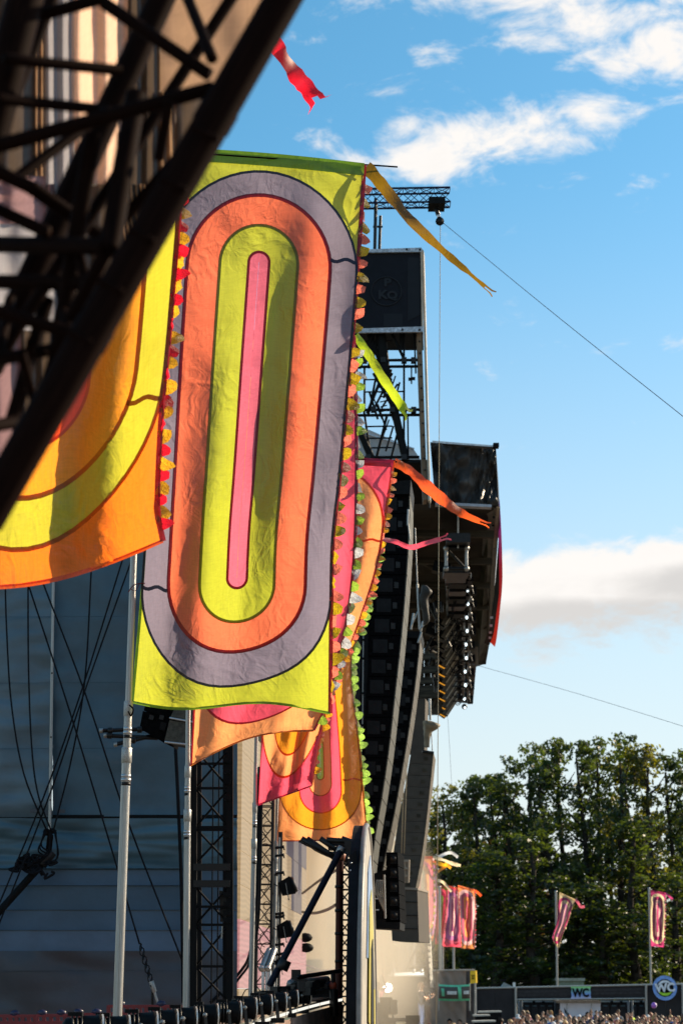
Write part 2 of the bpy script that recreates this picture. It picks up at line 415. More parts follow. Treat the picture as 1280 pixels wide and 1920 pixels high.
def scallop_mesh(mat, var):
    k = (mat.name, var)
    if k not in SCM:
        rnd = random.Random(var * 11 + 5); mb = MB(); vs = []; fs = []; n = 7
        cu, tw = rnd.uniform(-.9, .9), rnd.uniform(-.5, .5)
        for j in range(4):
            for i in range(n):
                a = math.pi * i / (n - 1) - math.pi / 2; r = j / 3
                rr = 1 + .10 * rnd.uniform(-1, 1) * (j == 3)
                x = math.cos(a) * r * rr; z = math.sin(a) * (.12 + .88 * r) * .5
                y = cu * x * x * .7 + tw * x * z + .12 * math.sin(z * 9 + var) * x
                vs.append((x, y, z))
        for j in range(3):
            for i in range(n - 1): fs.append((j * n + i, j * n + i + 1, (j + 1) * n + i + 1, (j + 1) * n + i))
        me = mb.add(vs, fs, 0, True).mesh('scallop'); me.materials.append(mat); SCM[k] = me
    return SCM[k]
def streamer(parent, pts, Y, w, mat, name='streamer', twist=2.0, split=True):
    """ribbon through photo pixels: (px, py, width factor, roll)"""
    n = len(pts); path = curve([V(p[0], p[1], Y + .12 * math.sin(i * 1.7)) for i, p in enumerate(pts)], 8)
    wf = [p[2] for p in pts]; rl = [p[3] for p in pts]; mb = MB(); vs = []; fs = []; N = len(path)
    for i, p in enumerate(path):
        t = i / (N - 1) * (n - 1); k = min(int(t), n - 2); f = t - k
        ww = lerp(wf[k], wf[k + 1], f) * w / 2; ro = lerp(rl[k], rl[k + 1], f) + .30 * math.sin(i * .4 + n); ww *= 1 + .07 * math.sin(i * 1.3 + n * 2)
        d = (path[min(i + 1, N - 1)] - path[max(i - 1, 0)]).normalized()
        s = d.cross(Vector((0, 1, 0))).normalized(); nn = d.cross(s)
        a = s * math.cos(ro) + nn * math.sin(ro)
        bow = nn * math.cos(ro) - s * math.sin(ro)
        for q in (-1, -.33, .33, 1): vs.append(p + a * ww * q + bow * (1 - q * q) * w * .12 + bow * .02 * w * math.sin(i * 1.9 + q * 5))
    for i in range(N - 1):
        for k in range(3):
            if split and k == 1 and i >= N - 4: continue
            fs.append((i * 4 + k, i * 4 + k + 1, (i + 1) * 4 + k + 1, (i + 1) * 4 + k))
    if split:
        dv = (path[-1] - path[-4]); sdd = (vs[-1] - vs[-4]) * .25
        vs[-4] -= sdd; vs[-3] -= sdd * 1.3; vs[-2] += sdd * 1.3; vs[-1] += sdd
    return mb.add(vs, fs, 0, True).obj(name, mat, parent)
def banner(label, Y0, left, right, bands, mats, seams, hem, edge_mat, tabs, group, tabsize=1.0, ntab=42, asp=None, hi=True, cross=(), n2=44, ribs=(), cu=.5, tabrange=(.03, .985), **kw):
    """bands: (half width, v top, v bottom) outermost first; mats: outer panel, each band, core"""
    S = make_S(Y0, left, right, **kw)
    t = thing('banner', label, 'banner', S(0, 1), group)
    h = (right[-1][1] - right[0][1]); wpx = right[0][0] - left[0][0]; asp = asp or wpx / h
    n1 = 26 if hi else 8; n2 = n2 if hi else 14; m = 1 if hi else 0
    outs = []
    for i, (hw, vt, vb) in enumerate(bands): outs.append(stad(hw, vt, vb, asp, cu, n1, n2))
    rc = rect_match(outs[0], *bands[0], asp, cu, n1, n2)
    ring(S, rc, outs[0], 10 if hi else 4).obj('outer_panel', mats[0], t)
    for i in range(1, len(outs)):
        ring(S, outs[i - 1], outs[i], max(2, int((bands[i - 1][0] - bands[i][0]) * (42 if hi else 14)))).obj('band', mats[i], t)
    hw = bands[-1][0]; r = hw * asp
    core = stad(.0005, bands[-1][1] + r, bands[-1][2] - r, asp, cu, n1, n2)
    ring(S, outs[-1], core, max(2, int(hw * (40 if hi else 10)))).obj('core_strip', mats[len(outs)], t)
    if hi:
        for o, (sm, sw) in zip(outs, seams):
            strip(S, o, sw, asp, -.004, True).obj('seam', sm, t)
        for (u0, u1, v, sm) in cross:
            strip(S, [(lerp(u0, u1, k / 8), v + .003 * math.sin(k)) for k in range(9)], .018, asp, -.006).obj('cross_seam', sm, t)
    # sleeve with the cross rod, edge tape, bottom hem
    hv = .020 if hi else .03
    mb = MB().grid(lambda a, b: S(a, lerp(-.003, hv, b), -.012 - .02 * math.sin(b * math.pi)), 40 if hi else 8, 4); mb.obj('sleeve', hem, t)
    N = 60 if hi else 16
    strip(S, [(1.0, k / N) for k in range(N + 1)], .022, asp, -.003).obj('edge_tape', edge_mat, t)
    strip(S, [(.004, k / N) for k in range(N + 1)], .014, asp, -.003).obj('edge_tape', hem, t)
    strip(S, [(k / N, 1.0) for k in range(N + 1)], .014, asp, -.003).obj('bottom_hem', hem if len(tabs) < 3 else tabs[2], t)
    px = F / Y0; sz = wpx / px * .066 * tabsize
    rnd = random.Random(int(Y0 * 10))
    for k in range(ntab):
        v = lerp(tabrange[0], tabrange[1], (k + .5) / ntab)
        p = S(1.0, v, -.006); d = (S(1.0, min(1, v + .01)) - S(1.0, max(0, v - .01))).normalized()
        out = (p - S(.97, v)).normalized()
        out = (out * .6 + Vector((1, 0, 0)) * .6); out = (out - d * out.dot(d)).normalized()
        me = scallop_mesh(tabs[k % 2], k * 7 % 5)
        o = bpy.data.objects.new('scallop', me); COL.objects.link(o); o.parent = t
        nrm = d.cross(out).normalized()
        M = Matrix((out, nrm, -d)).transposed().to_4x4()
        sc = sz * rnd.uniform(.88, 1.12)
        o.matrix_local = Matrix.Translation(p - wl(t)) @ M @ Matrix.Rotation(rnd.uniform(-1.15, .6), 4, 'Z') @ Matrix.Rotation(rnd.uniform(-.35, .35), 4, 'Y') @ Matrix.Diagonal((sc * .88, sc, sc * (1.0 if hi else 1.2), 1))
    return t, S

GP = 'patchwork banners on poles beside the stage'
# 1: the big lime banner in the middle
b1, S1 = banner('large lime, lavender and coral banner in the middle, with a narrow rose core strip', 14.0,
    [(318, 279), (303, 450), (290, 650), (280, 850), (270, 1040), (261, 1160), (247, 1316)],
    [(683, 309), (672, 480), (664, 590), (650, 750), (636, 900), (624, 1010), (621, 1120), (619, 1332)],
    [(.497, .030, .966), (.362, .072, .903), (.197, .126, .848), (.052, .174, .786)],
    [K['lime'], K['lav'], K['coral'], K['lime'], K['rose']],
    [(K['navy'], .013), (K['dred'], .019), (K['olive'], .016), (K['dred'], .014)], K['dgreen'], K['dred'], [K['scor'], K['sgold']], GP,
    ntab=41, cross=[(.86, .995, .178, K['navy']), (.005, .135, .792, K['navy'])], amp=.042, waves=5, seed=1.3,
    botbow=lambda u: 9 * math.sin(u * math.pi * 2.2), topbow=lambda u: -4 * math.sin(u * math.pi), slope=-.34)
r1 = V(745, 313, 13.9)
rod('cross_rod', V(318, 284, 14.0), r1, .007, RUST, b1)
streamer(b1, [(686, 312, 1.5, .2), (720, 352, 1.5, .5), (765, 408, 1.3, -.3), (830, 470, 1.0, 1.0), (880, 513, .8, 1.4), (926, 552, .55, .3)], 13.8, .068, K['gold'])
# 0: the near orange banner, its top hidden by the truss
b0, S0 = banner('near orange and yellow banner at the left edge, partly hidden by the dark truss', 10.0,
    [(-110, -330), (-130, 100), (-150, 500), (-180, 800), (-195, 1085)],
    [(392, -280), (366, 0), (348, 250), (336, 400), (326, 520), (316, 640), (304, 760), (297, 880), (296, 960), (306, 1014)],
    [(.497, .03, .958), (.385, .08, .895), (.205, .13, .832), (.05, .18, .76)],
    [K['orr'], K['yell'], K['orange'], K['red'], K['orange']],
    [(K['brown'], .016), (K['brown'], .018), (K['redor'], .012), (K['redor'], .012)], K['redor'], K['dred'], [K['sred'], K['samb'], K['redor']], GP,
    ntab=53, tabsize=.85, amp=.05, waves=5, seed=4.1, botbow=lambda u: 46 * math.sin(max(0, min(1, u)) * math.pi) * (1 if u < .5 else 1.0), slope=-.36,
    cross=[(.86, .99, .79, K['brown'])])
streamer(b0, [(392, -275, 1.2, .2), (440, -130, 1.2, .6), (480, 10, 1.2, -.4), (520, 88, 1.0, .4), (548, 133, 1.15, -.3), (575, 165, 1.2, .2), (600, 196, 1.35, .1)], 9.9, .085, K['sred'])
# 2
b2, S2 = banner('peach and hot pink banner with lime centre, mostly hidden behind the large lime banner', 17.7,
    [(392, 618), (385, 800), (375, 1100), (365, 1300), (358, 1435)],
    [(664, 630), (667, 760), (668, 900), (665, 1020), (655, 1130), (638, 1220), (622, 1290), (606, 1335), (588, 1370)],
    [(.497, .03, .955), (.36, .08, .885), (.20, .13, .82), (.05, .18, .75)],
    [K['peach'], K['hot'], K['lime'], K['hot'], K['lime']],
    [(K['maroon'], .014), (K['maroon'], .014), (K['olive'], .014), (K['maroon'], .014)], K['maroon'], K['maroon'], [K['white'], K['green'], K['brown']], GP,
    ntab=34, tabsize=1.15, amp=.05, waves=5, seed=2.2, botbow=lambda u: -20 * math.sin(u * math.pi), slope=-.2)
streamer(b2, [(666, 628, 1, .2), (690, 664, 1.2, -.3), (715, 705, 1.2, .4), (745, 750, 1.2, .2), (766, 779, 1.3, .1)], 17.6, .075, K['vlime'])
# 3
b3, S3 = banner('pink banner with peach and orange bands, free edge blown back under a dark sleeve', 21.3,
    [(505, 848), (500, 1000), (495, 1200), (490, 1380), (484, 1509)],
    [(738, 864), (729, 920), (718, 990), (712, 1030), (701, 1080), (685, 1130), (664, 1190), (640, 1250), (615, 1320), (598, 1400), (585, 1473)],
    [(.497, .03, .945), (.30, .10, .88), (.13, .18, .80)],
    [K['hot'], K['peach'], K['orange'], K['hot']],
    [(K['redor'], .018), (K['redor'], .016), (K['redor'], .016)], K['maroon'], K['redor'], [K['samb'], K['scor'], K['maroon']], GP,
    ntab=44, tabsize=.95, amp=.05, waves=6, seed=3.4, slope=-.15, cross=[(.80, .99, .245, K['redor'])])
rod('cross_rod', V(505, 850, 21.3), V(744, 866, 21.2), .009, RUST, b3)
streamer(b3, [(738, 866, 1.0, .3), (770, 884, 1.2, -.3), (800, 912, 1.5, .3), (840, 945, 1.3, -.2), (870, 965, 1.0, .6), (918, 985, .5, .2)], 21.2, .095, K['ribbon'])
# 4
b4, S4 = banner('orange banner with pink ring, pale green core and green scallops, lowest of the four', 26.0,
    [(545, 1006), (540, 1150), (530, 1350), (520, 1577)],
    [(716, 1010), (696, 1100), (675, 1180), (660, 1230), (660, 1290), (668, 1350), (676, 1420), (681, 1490), (685, 1530), (689, 1574)],
    [(.497, .03, .965), (.25, .10, .910), (.135, .16, .853), (.045, .22, .800)],
    [K['peach'], K['orange'], K['hot'], K['peach'], K['sgreen']],
    [(K['brown'], .014), (K['redor'], .014), (K['brown'], .012), (K['brown'], .012)], K['brown'], K['brown'], [K['sgreen'], K['sgreen'], K['dred']], GP,
    ntab=40, tabsize=1.4, amp=.055, waves=5, seed=5.5, slope=-.2, cross=[(.76, .99, .80, K['redor'])], cu=.49)
streamer(b4, [(716, 1011, .8, .3), (742, 1016, .9, -.4), (770, 1026, 1.0, .4), (800, 1018, .9, -.2), (842, 1006, 1.1, .1)], 25.9, .075, K['hot'])

# poles of the near banners
def flag_pole(label, xt, yt, xb, yb, Y, r, rings):
    base = V(xb, yb, Y); base.z = 0
    bot = V(xb, yb, Y); top = V(xt, yt, Y)
    d = (bot - top); foot = bot + d * (bot.z / max(.01, -d.z)) if d.z < 0 else base
    t = thing('flag_pole', label, 'flag pole', foot, 'galvanised poles of the banners')
    pts = [foot]
    zs = sorted([V(lerp(xt, xb, (y - yt) / (yb - yt)), y, Y) for y in rings], key=lambda p: p.z)
    prev = foot; rr = r
    for p in zs:
        rod('pole_section', prev, p, rr, GALV, t, 14)
        rod('joint_sleeve', p - Vector((0, 0, .05)), p + Vector((0, 0, .06)), rr * 1.18, GALV, t, 14)
        for q_ in range(3): rod('tape_wrap', p - Vector((0, 0, .16 + .03 * q_)), p - Vector((0, 0, .135 + .03 * q_)), rr * (1.06 + .05 * (q_ % 2)), ALU if q_ % 2 else BLKM if len(rings) > 1 and q_ == 2 else ALU, t, 12)
        prev = p; rr *= .86
    rod('pole_section', prev, top, rr, GALV, t, 14)
    return t
p1 = flag_pole('nearest bare pole, standing left of the large lime banner', 268, 560, 220, 1920, 14.05, .034, [1418, 1330])
for y, nm in ((1408, 0), (1414, 1), (1421, 0)):
    q = V(lerp(268, 220, (y - 560) / 1360), y, 14.05)
    rod('tape_wrap', q, q + Vector((0, 0, .024)), .0375 + .002 * nm, ALU, p1, 12)
tag(MB().tube(curve([V(243, 1322, 14), V(250, 1330, 13.97), (V(246, 1342, 13.98)), V(241, 1334, 14)], 5), .006).obj('clip', RUST, base=V(243, 1322, 14)), 'small steel clip at the bottom corner of the lime banner', 'clip')
tag(MB().tube(curve([V(241, 1110, 13.99), V(250, 1098, 13.97), V(262, 1094, 14), V(272, 1094, 14)], 5), .004).tube(curve([V(245, 1104, 13.99), V(254, 1108, 13.97), V(262, 1094, 14)], 5), .003).obj('cord', K['dred'], base=V(262, 1094, 14)), 'thin red cord tying the lime banner to the nearest pole', 'cord')
flag_pole('second pole, in front of the black lattice tower', 358, 600, 349, 1900, 17.75, .031, [1530, 1448])
flag_pole('third pole, in front of the screen and under the small pink banner corner', 492, 840, 470, 1880, 21.35, .028, [1583, 1515])
flag_pole('fourth pole, at the left edge of the lowest orange banner', 530, 1000, 512, 1850, 26.0, .028, [1612, 1585])
flag_pole('pole of the near orange banner, outside the picture edge', -120, -330, -215, 1500, 10.05, .034, [700])

# ------------------------------------------------------------------ ground
gm = pm('dry_grass', (.10, .11, .05), .9, 0, .4, .6, .5, 30)
struct(MB().add([(-3000, -300, 0), (3000, -300, 0), (3000, 5000, 0), (-3000, 5000, 0)], [(0, 1, 2, 3)]).obj('ground', gm))
trk = pm('trampled_soil', (.16, .13, .10), .95, 0, .3, .4, .5, 20)
struct(MB().add([(-12, -10, .004), (70, -10, .004), (70, 112, .004), (-12, 112, .004)], [(0, 1, 2, 3)]).obj('audience_ground', trk))

# ------------------------------------------------------------------ foreground truss and the panels behind it
ft = thing('roof_truss', 'out of focus dark lattice truss slanting across the top left corner', 'truss', V(100, 700, 3.0))
def fr(name, a, b, r, Y, Y2=None, mat=RUST):
    return rod(name, V(a[0], a[1], Y), V(b[0], b[1], Y2 or Y), r, mat, ft, 14)
fr('chord', (558, -50), (-30, 978), .033, 3.0)
fr('chord', (470, -60), (-130, 870), .012, 3.2)
fr('chord', (330, -60), (-20, 690), .027, 3.35)
fr('chord', (62, -60), (-60, 420), .034, 3.1)
fr('chord', (120, -60), (-30, 330), .014, 3.6)
for a, b, r in (((195, 5), (392, 140), .0125), ((345, -20), (398, 110), .011), ((30, 42), (200, -6), .012), ((10, 110), (225, 132), .0105), ((0, 186), (180, 204), .0105),
                ((-20, 278), (400, 165), .0135), ((25, 338), (205, 205), .011), ((-20, 315), (60, 352), .013), ((60, 352), (210, 455), .014), ((-20, 385), (90, 436), .012),
                ((-20, 458), (200, 462), .016), ((-20, 528), (240, 532), .014), ((-20, 578), (185, 640), .012), ((-20, 678), (150, 645), .012), ((-20, 800), (90, 782), .012),
                ((205, 440), (330, 300), .012), ((255, 180), (205, 470), .020), ((318, 190), (298, 300), .010), ((228, 250), (220, 430), .009), ((176, 250), (110, 640), .016),
                ((145, 460), (190, 640), .011), ((90, 560), (20, 800), .014), ((40, 660), (75, 790), .009), ((120, 620), (60, 800), .011), ((20, 560), (-10, 700), .010),
                ((110, 530), (130, 640), .010), ((60, 640), (50, 700), .010), ((200, 470), (100, 660), .013)):
    fr('brace', a, b, r, 3.0 + .3 * random.random(), 3.02 + .3 * random.random())
for q in ((404, 219), (170, 628)):
    p = V(q[0], q[1], 3.02); dd = (V(558, -50, 3.0) - V(-30, 978, 3.0)).normalized()
    rod('coupler', p - dd * .02, p + dd * .02, .0355, RUST, ft, 12)
for i in range(5):
    y = 240 + i * 95; fr('cable_tie', (lerp(388, 150, i / 4) - 25, y), (lerp(388, 150, i / 4) + 20, y + 22), .006, 2.97)
ft['kind'] = 'thing'; del ft['kind']
# hanging cloth panels behind the truss, each pleated
pan = thing('pleated_backdrop', 'peach and grey pleated cloth panels glimpsed through the dark foreground truss', 'backdrop', V(100, 700, 5.6))
pc = [cloth('panel_grey', (.36, .34, .36), trans=.6, crease=.5), cloth('panel_peach', (.80, .52, .37), trans=.8, crease=.5), cloth('panel_tan', (.36, .22, .13), trans=.6, crease=.4), cloth('panel_brown', (.10, .07, .05), trans=.5), cloth('panel_mauve', (.30, .18, .19), trans=.6, crease=.4)]
def edge_x(y): return lerp(545, -45, (y + 50) / 1028)      # the far edge follows the truss
def panel(x0, x1, y0, y1, mat, nm='panel', Y=5.6, pl=2):
    def fn(u, v):
        y = lerp(y0, y1, v); x = min(lerp(x0, x1, u), edge_x(y) - 4 + 2 * u)
        return V(x, y, Y - .9 * (x - 200) / F * Y + .03 * math.sin(u * pl * 6.28) + .02 * noise.noise(Vector((u * 3, v * 5, x0))))
    return MB().grid(fn, 30, 16).obj(nm, mat, pan)
panel(-60, 66, -60, 330, pc[3]); panel(66, 86, -60, 330, pc[2]); panel(86, 140, -60, 420, pc[0]); panel(140, 240, -60, 345, pc[1])
panel(240, 300, -60, 345, pc[3]); panel(300, 560, -60, 170, pc[2]); panel(300, 330, 170, 345, pc[2]); panel(330, 460, 170, 345, pc[3])
panel(-60, 120, 420, 620, pc[0]); panel(120, 232, 345, 640, pc[3]); panel(232, 244, 345, 640, pc[2]); panel(244, 262, 345, 640, pc[3]); panel(262, 274, 345, 640, pc[2]); panel(274, 400, 345, 640, pc[3])
panel(-60, 86, 330, 420, pc[4]); panel(86, 120, 420, 345, pc[4])
panel(-60, 40, 620, 980, pc[4]); panel(40, 105, 620, 900, pc[3]); panel(105, 150, 640, 900, pc[4]); panel(150, 260, 640, 900, pc[3])

# ------------------------------------------------------------------ side cladding of the stage, in shade
TY = 25.0
tarp = [pm('tarp_%s' % n, c, .55, 0, .12, 1.0, .7, 2.0, stretch=(1, 1, 1.1), bdist=.03) for n, c in
        (('blue_grey', (.105, .155, .190)), ('slate', (.060, .110, .145)), ('teal_grey', (.065, .125, .160)), ('navy', (.046, .092, .142)), ('navy_b', (.058, .108, .168)), ('steel', (.080, .132, .205)), ('charcoal', (.055, .060, .075)))]
tw = thing('stage_cladding', 'blue grey tarpaulin wall with creases closing the side of the stage at lower left', 'tarpaulin wall', (V(150, 1900, TY)))
def wr(x0, x1, y0, y1, mat, amp=.05, seed=0, Y=TY, sag=0.0, nx=60, ny=24, nm='tarp_panel', zs=3.2):
    def fn(u, v):
        p = V(lerp(x0, x1, u), lerp(y0, y1, v), Y)
        a = noise.noise(Vector((p.x * 1.1 + seed, p.z * zs * .62 + p.x * .25, seed))) + .5 * noise.noise(Vector((p.x * 1.9, p.z * zs * 2.3, seed + 4))) + .6 * (1 - abs(noise.noise(Vector((p.x * .6 + p.z * .9, p.z * zs * 1.4, seed + 8))))) ** 3
        p.y += amp * a + sag * math.sin(v * math.pi)
        return p
    return MB().grid(fn, nx, ny).obj(nm, mat, tw)
wr(-260, 98, 780, 1531, tarp[0], .11, 1, nx=90, ny=80)
wr(98, 445, 780, 1531, tarp[1], .07, 2, TY + .12, ny=60, zs=1.6)
wr(-260, 445, 1534, 1632, tarp[2], .11, 3, TY + .02, zs=4)
wr(-260, 445, 1631, 1662, tarp[4], .008, 4, TY - .05, ny=4)
wr(-260, 445, 1661, 1708, tarp[3], .008, 5, TY - .12, ny=4)
wr(-260, 445, 1707, 1746, tarp[4], .008, 6, TY - .20, ny=4)
wr(-260, 445, 1745, 1784, tarp[5], .008, 7, TY - .28, ny=4)
wr(-260, 445, 1783, 1990, tarp[6], .08, 8, TY - .34, zs=1.6)
for (a, b, Y) in ((1628, 1633, TY), (1660, 1663, TY - .05), (1706, 1709, TY - .12), (1744, 1747, TY - .2)):
    MB().prism([V(-260, a, Y - .1), V(445, a, Y - .1), V(445, b, Y - .02), V(-260, b, Y - .02)], (0, .03, 0)).obj('ledge', tarp[1], tw)
bar('keder_rail', V(-260, 1532.5, TY + .12), V(445, 1532, TY + .12), .02, .06, BLK, tw)
for y in (1158, 1282, 1405, 1822): bar('weld_seam', V(-260, y, TY - .02 if y < 1600 else TY - .4), V(440, y - 3, TY - .01 if y < 1600 else TY - .4),   .004, .006, tarp[1 if y < 1600 else 6], tw)
for x, y in ((65, 1520), (92, 1524), (115, 1521)): MB().box(V(x, y, TY - .05), (.11, .01, .05)).obj('buckle_label', tarp[6], tw)
t = thing('tent_post', 'slim white post running up the blue grey tarpaulin wall', 'post', V(94, 1600, TY - .15))
rod('tube', V(93, 1600, TY - .15), V(105, 780, TY - .15), .022, GALV, t, 10)
rod('foot_bracket', V(91, 1602, TY - .15), V(95, 1565, TY - .15), .04, RUST, t, 8)
for y in (1140, 1262, 1382, 1500): rod('rivet', V(lerp(105, 93, (y - 780) / 820), y, TY - .19), V(lerp(105, 93, (y - 780) / 820), y, TY - .16), .012, RUST, t, 6)
t = thing('strut', 'thick black strut slanting down to the lower left in front of the tarpaulin', 'strut', V(-40, 1755, TY - .5))
rod('tube', V(-60, 1775, TY - .5), V(92, 1606, TY - .3), .05, BLK, t, 12)
rod('end_clamp', V(78, 1622, TY - .34), V(98, 1598, TY - .3), .07, BLKM, t, 10)
mb = MB()
for i in range(26):
    a = V(32 + 68 * random.random(), 1604 + 26 * random.random(), TY - .45)
    if i % 2 and a.x > V(75, 1600, TY).x: a.z -= .1
    mb.tube(curve([a, a + Vector((random.uniform(-.08, .08), random.uniform(-.05, .05), random.uniform(-.09, 0))), a + Vector((random.uniform(-.12, .14), 0, random.uniform(-.07, .05))), a + Vector((random.uniform(-.08, .08), 0, .02))], 4), .016, 6)
tag(mb.obj('rope_coil', BLKC, base=V(70, 1625, TY - .45)), 'tangle of coiled black rope lying over the end of the slanting strut', 'rope')
mb = MB()
for i in range(8):
    mb.tube(curve([V(84 + i * 3, 1556, TY - .35), V(78 + i * 5 - 8 * (i % 3), 1585 + 4 * i, TY - .38), V(90 - 4 * i, 1600 + 3 * i, TY - .4), V(60 - 3 * i, 1628, TY - .45)], 5), .011, 5)
mb.sphere(V(88, 1560, TY - .3), .05, 8).sphere(V(99, 1558, TY - .3), .04, 8)
tag(mb.obj('rope_bundle', BLKC, base=V(90, 1600, TY - .4)), 'black knot and loops of rope tied to the white post', 'rope')
GR = 'black ropes in front of the tarpaulin'
for lab, pts in (('leftmost curved black rope hanging in front of the tarpaulin', [(10, 1075), (13, 1180), (22, 1320), (45, 1450), (90, 1562)]),
                 ('second curved black rope from the left, running down to the knot', [(53, 1075), (54, 1250), (60, 1400), (72, 1490), (98, 1562)]),
                 ('black rope dropping from the orange banner across the white post towards the shackle chain', [(55, 1100), (130, 1330), (200, 1560), (262, 1770)]),
                 ('black rope running from top left down behind both galvanised poles', [(78, 1085), (160, 1300), (240, 1540), (346, 1812)]),
                 ('dark rope hanging nearly straight, right of the white post', [(172, 1060), (160, 1270), (135, 1420), (100, 1560)]),
                 ('upper of two crossing stay ropes slanting down to the left edge', [(233, 1040), (155, 1290), (80, 1500), (-20, 1740)]),
                 ('lower of two crossing stay ropes slanting down to the left edge', [(247, 1050), (158, 1300), (90, 1500), (-14, 1765)]),
                 ('thick black cable hanging beside the second pole', [(329, 1395), (334, 1500), (340, 1650), (344, 1880)])):
    cable('rope', lab, [V(x, y, TY - .6 - .1 * (i % 2)) for i, (x, y) in enumerate(pts)], .012 if 'thick' not in lab else .024, BLKC, GR)
t = thing('chain_tensioner', 'black chain with steel shackle and turnbuckle hanging between the two nearest poles', 'chain', V(300, 1895, TY - .7))
for i in range(9):
    p = V(lerp(264, 284, i / 8), lerp(1776, 1842, i / 8), TY - .7)
    mb = MB().tube([p + Vector((math.cos(a) * .028 * (1 if i % 2 else .35), math.sin(a) * .028 * (.35 if i % 2 else 1), math.cos(a * 1) * 0 + math.sin(a) * .05)) for a in [k * math.pi / 4 for k in range(9)]], .009, 5)
    mb.obj('link', BLKM, t)
rod('shackle', V(284, 1840, TY - .7), V(290, 1860, TY - .7), .035, GALV, t, 8)
rod('turnbuckle', V(289, 1858, TY - .7), V(301, 1898, TY - .7), .020, GALV, t, 8)
rod('tail_chain', V(286, 1850, TY - .7), V(286, 1884, TY - .7), .018, BLKM, t, 6)

# ------------------------------------------------------------------ hung loudspeaker and its pipes
def gpx(name, pts, Y, vec, mat, parent): return MB().prism([V(x, y, Y) for x, y in pts], vec).obj(name, mat, parent)
sc = thing('stacked_speakers', 'black loudspeaker pair with lit mesh front, hanging below the lime banner', 'loudspeaker', V(310, 1392, 20.5))
gpx('cabinet', [(273, 1318), (334, 1312), (317, 1346), (270, 1332)], 20.5, (.1, .6, 0), BOXM, sc)
gpx('cabinet', [(268, 1333), (320, 1348), (308, 1393), (262, 1366)], 20.5, (.1, .6, 0), BOXM, sc)
gpx('grille', [(335, 1312), (372, 1312), (360, 1352), (319, 1346)], 20.42, (.06, .5, 0), GRILL, sc)
gpx('grille', [(318, 1350), (362, 1357), (358, 1396), (309, 1388)], 20.42, (.06, .5, 0), GRILL, sc)
for a in (((318, 1346), (362, 1354)), ((309, 1391), (360, 1397))): rod('trim_rail', V(*a[0], 20.4), V(*a[1], 20.4), .012, ALU, sc)
gpx('handle_recess', [(302, 1353), (313, 1356), (309, 1371), (299, 1367)], 20.46, (0, .03, 0), BLK, sc)
for q in ((281, 1340), (300, 1340)): gpx('corner_plate', [(q[0], q[1]), (q[0] + 8, q[1] + 2), (q[0] + 6, q[1] + 10), (q[0] - 2, q[1] + 8)], 20.47, (0, .02, 0), BLKM, sc)
pf = thing('scaffold_pipes', 'three short black scaffold pipes sticking out left of the hung loudspeaker', 'pipes', V(230, 1385, 20.4))
for a, b in (((188, 1370), (272, 1367)), ((196, 1379), (296, 1384)), ((215, 1396), (285, 1380))):
    rod('pipe', V(*a, 20.4), V(*b, 20.6), .024, BLKM, pf, 10); rod('pipe_end', V(a[0] - 1, a[1], 20.4), V(a[0] + 5, a[1], 20.4), .027, GALV, pf, 10)
for x, y in ((207, 1370), (262, 1368), (206, 1379), (250, 1388)): rod('coupler', V(x - 4, y, 20.4), V(x + 4, y, 20.4), .036, BLKM, pf, 8)

# ------------------------------------------------------------------ lattice tower beside the cladding
lt = thing('lattice_tower', 'wide black lattice tower standing between the tarpaulin wall and the screen', 'tower', V(398, 1950, 22.8))
Y = 22.8
for (x, w, yy) in ((363, .055, Y), (431, .035, Y), (372, .03, Y + .7), (424, .03, Y + .7)):
    bar('upright', V(x, 1960, yy), V(x, 1330, yy), w * 2, .08, BLK, lt)
for y in (1432, 1478, 1551, 1556, 1700, 1734, 1812): bar('rung', V(363, y, Y), V(432, y, Y), .03, .03, BLK, lt)
for y in (1626, 1657): bar('deck_beam', V(363, y, Y - .02), V(432, y, Y - .02), .09, .08, BLKM, lt)
for y0, y1 in ((1405, 1478), (1478, 1552), (1552, 1620), (1662, 1734), (1734, 1812), (1812, 1880)):
    rod('brace', V(366, y0, Y), V(430, y1, Y), .014, BLK, lt, 6); rod('brace', V(366, y1, Y + .02), V(430, y0, Y + .02), .014, BLK, lt, 6)
for x in (401, 412): rod('inner_cable', V(x, 1330, Y + .4), V(x - 5, 1900, Y + .4), .009, BLKC, lt, 5)
for y in (1420, 1440, 1460, 1490, 1560, 1672, 1690, 1706, 1720, 1780): gpx('cable_clip', [(422 - (y % 7), y), (432, y + 2), (432, y + 11), (420, y + 9)], Y - .06, (0, .08, 0), BLK, lt)
gpx('hoist_motor', [(411, 1670), (430, 1672), (430, 1728), (413, 1728)], Y + .1, (0, .25, 0), BLKM, lt)
rod('hook', V(417, 1735, Y), V(416, 1760, Y), .012, GALV, lt, 6)

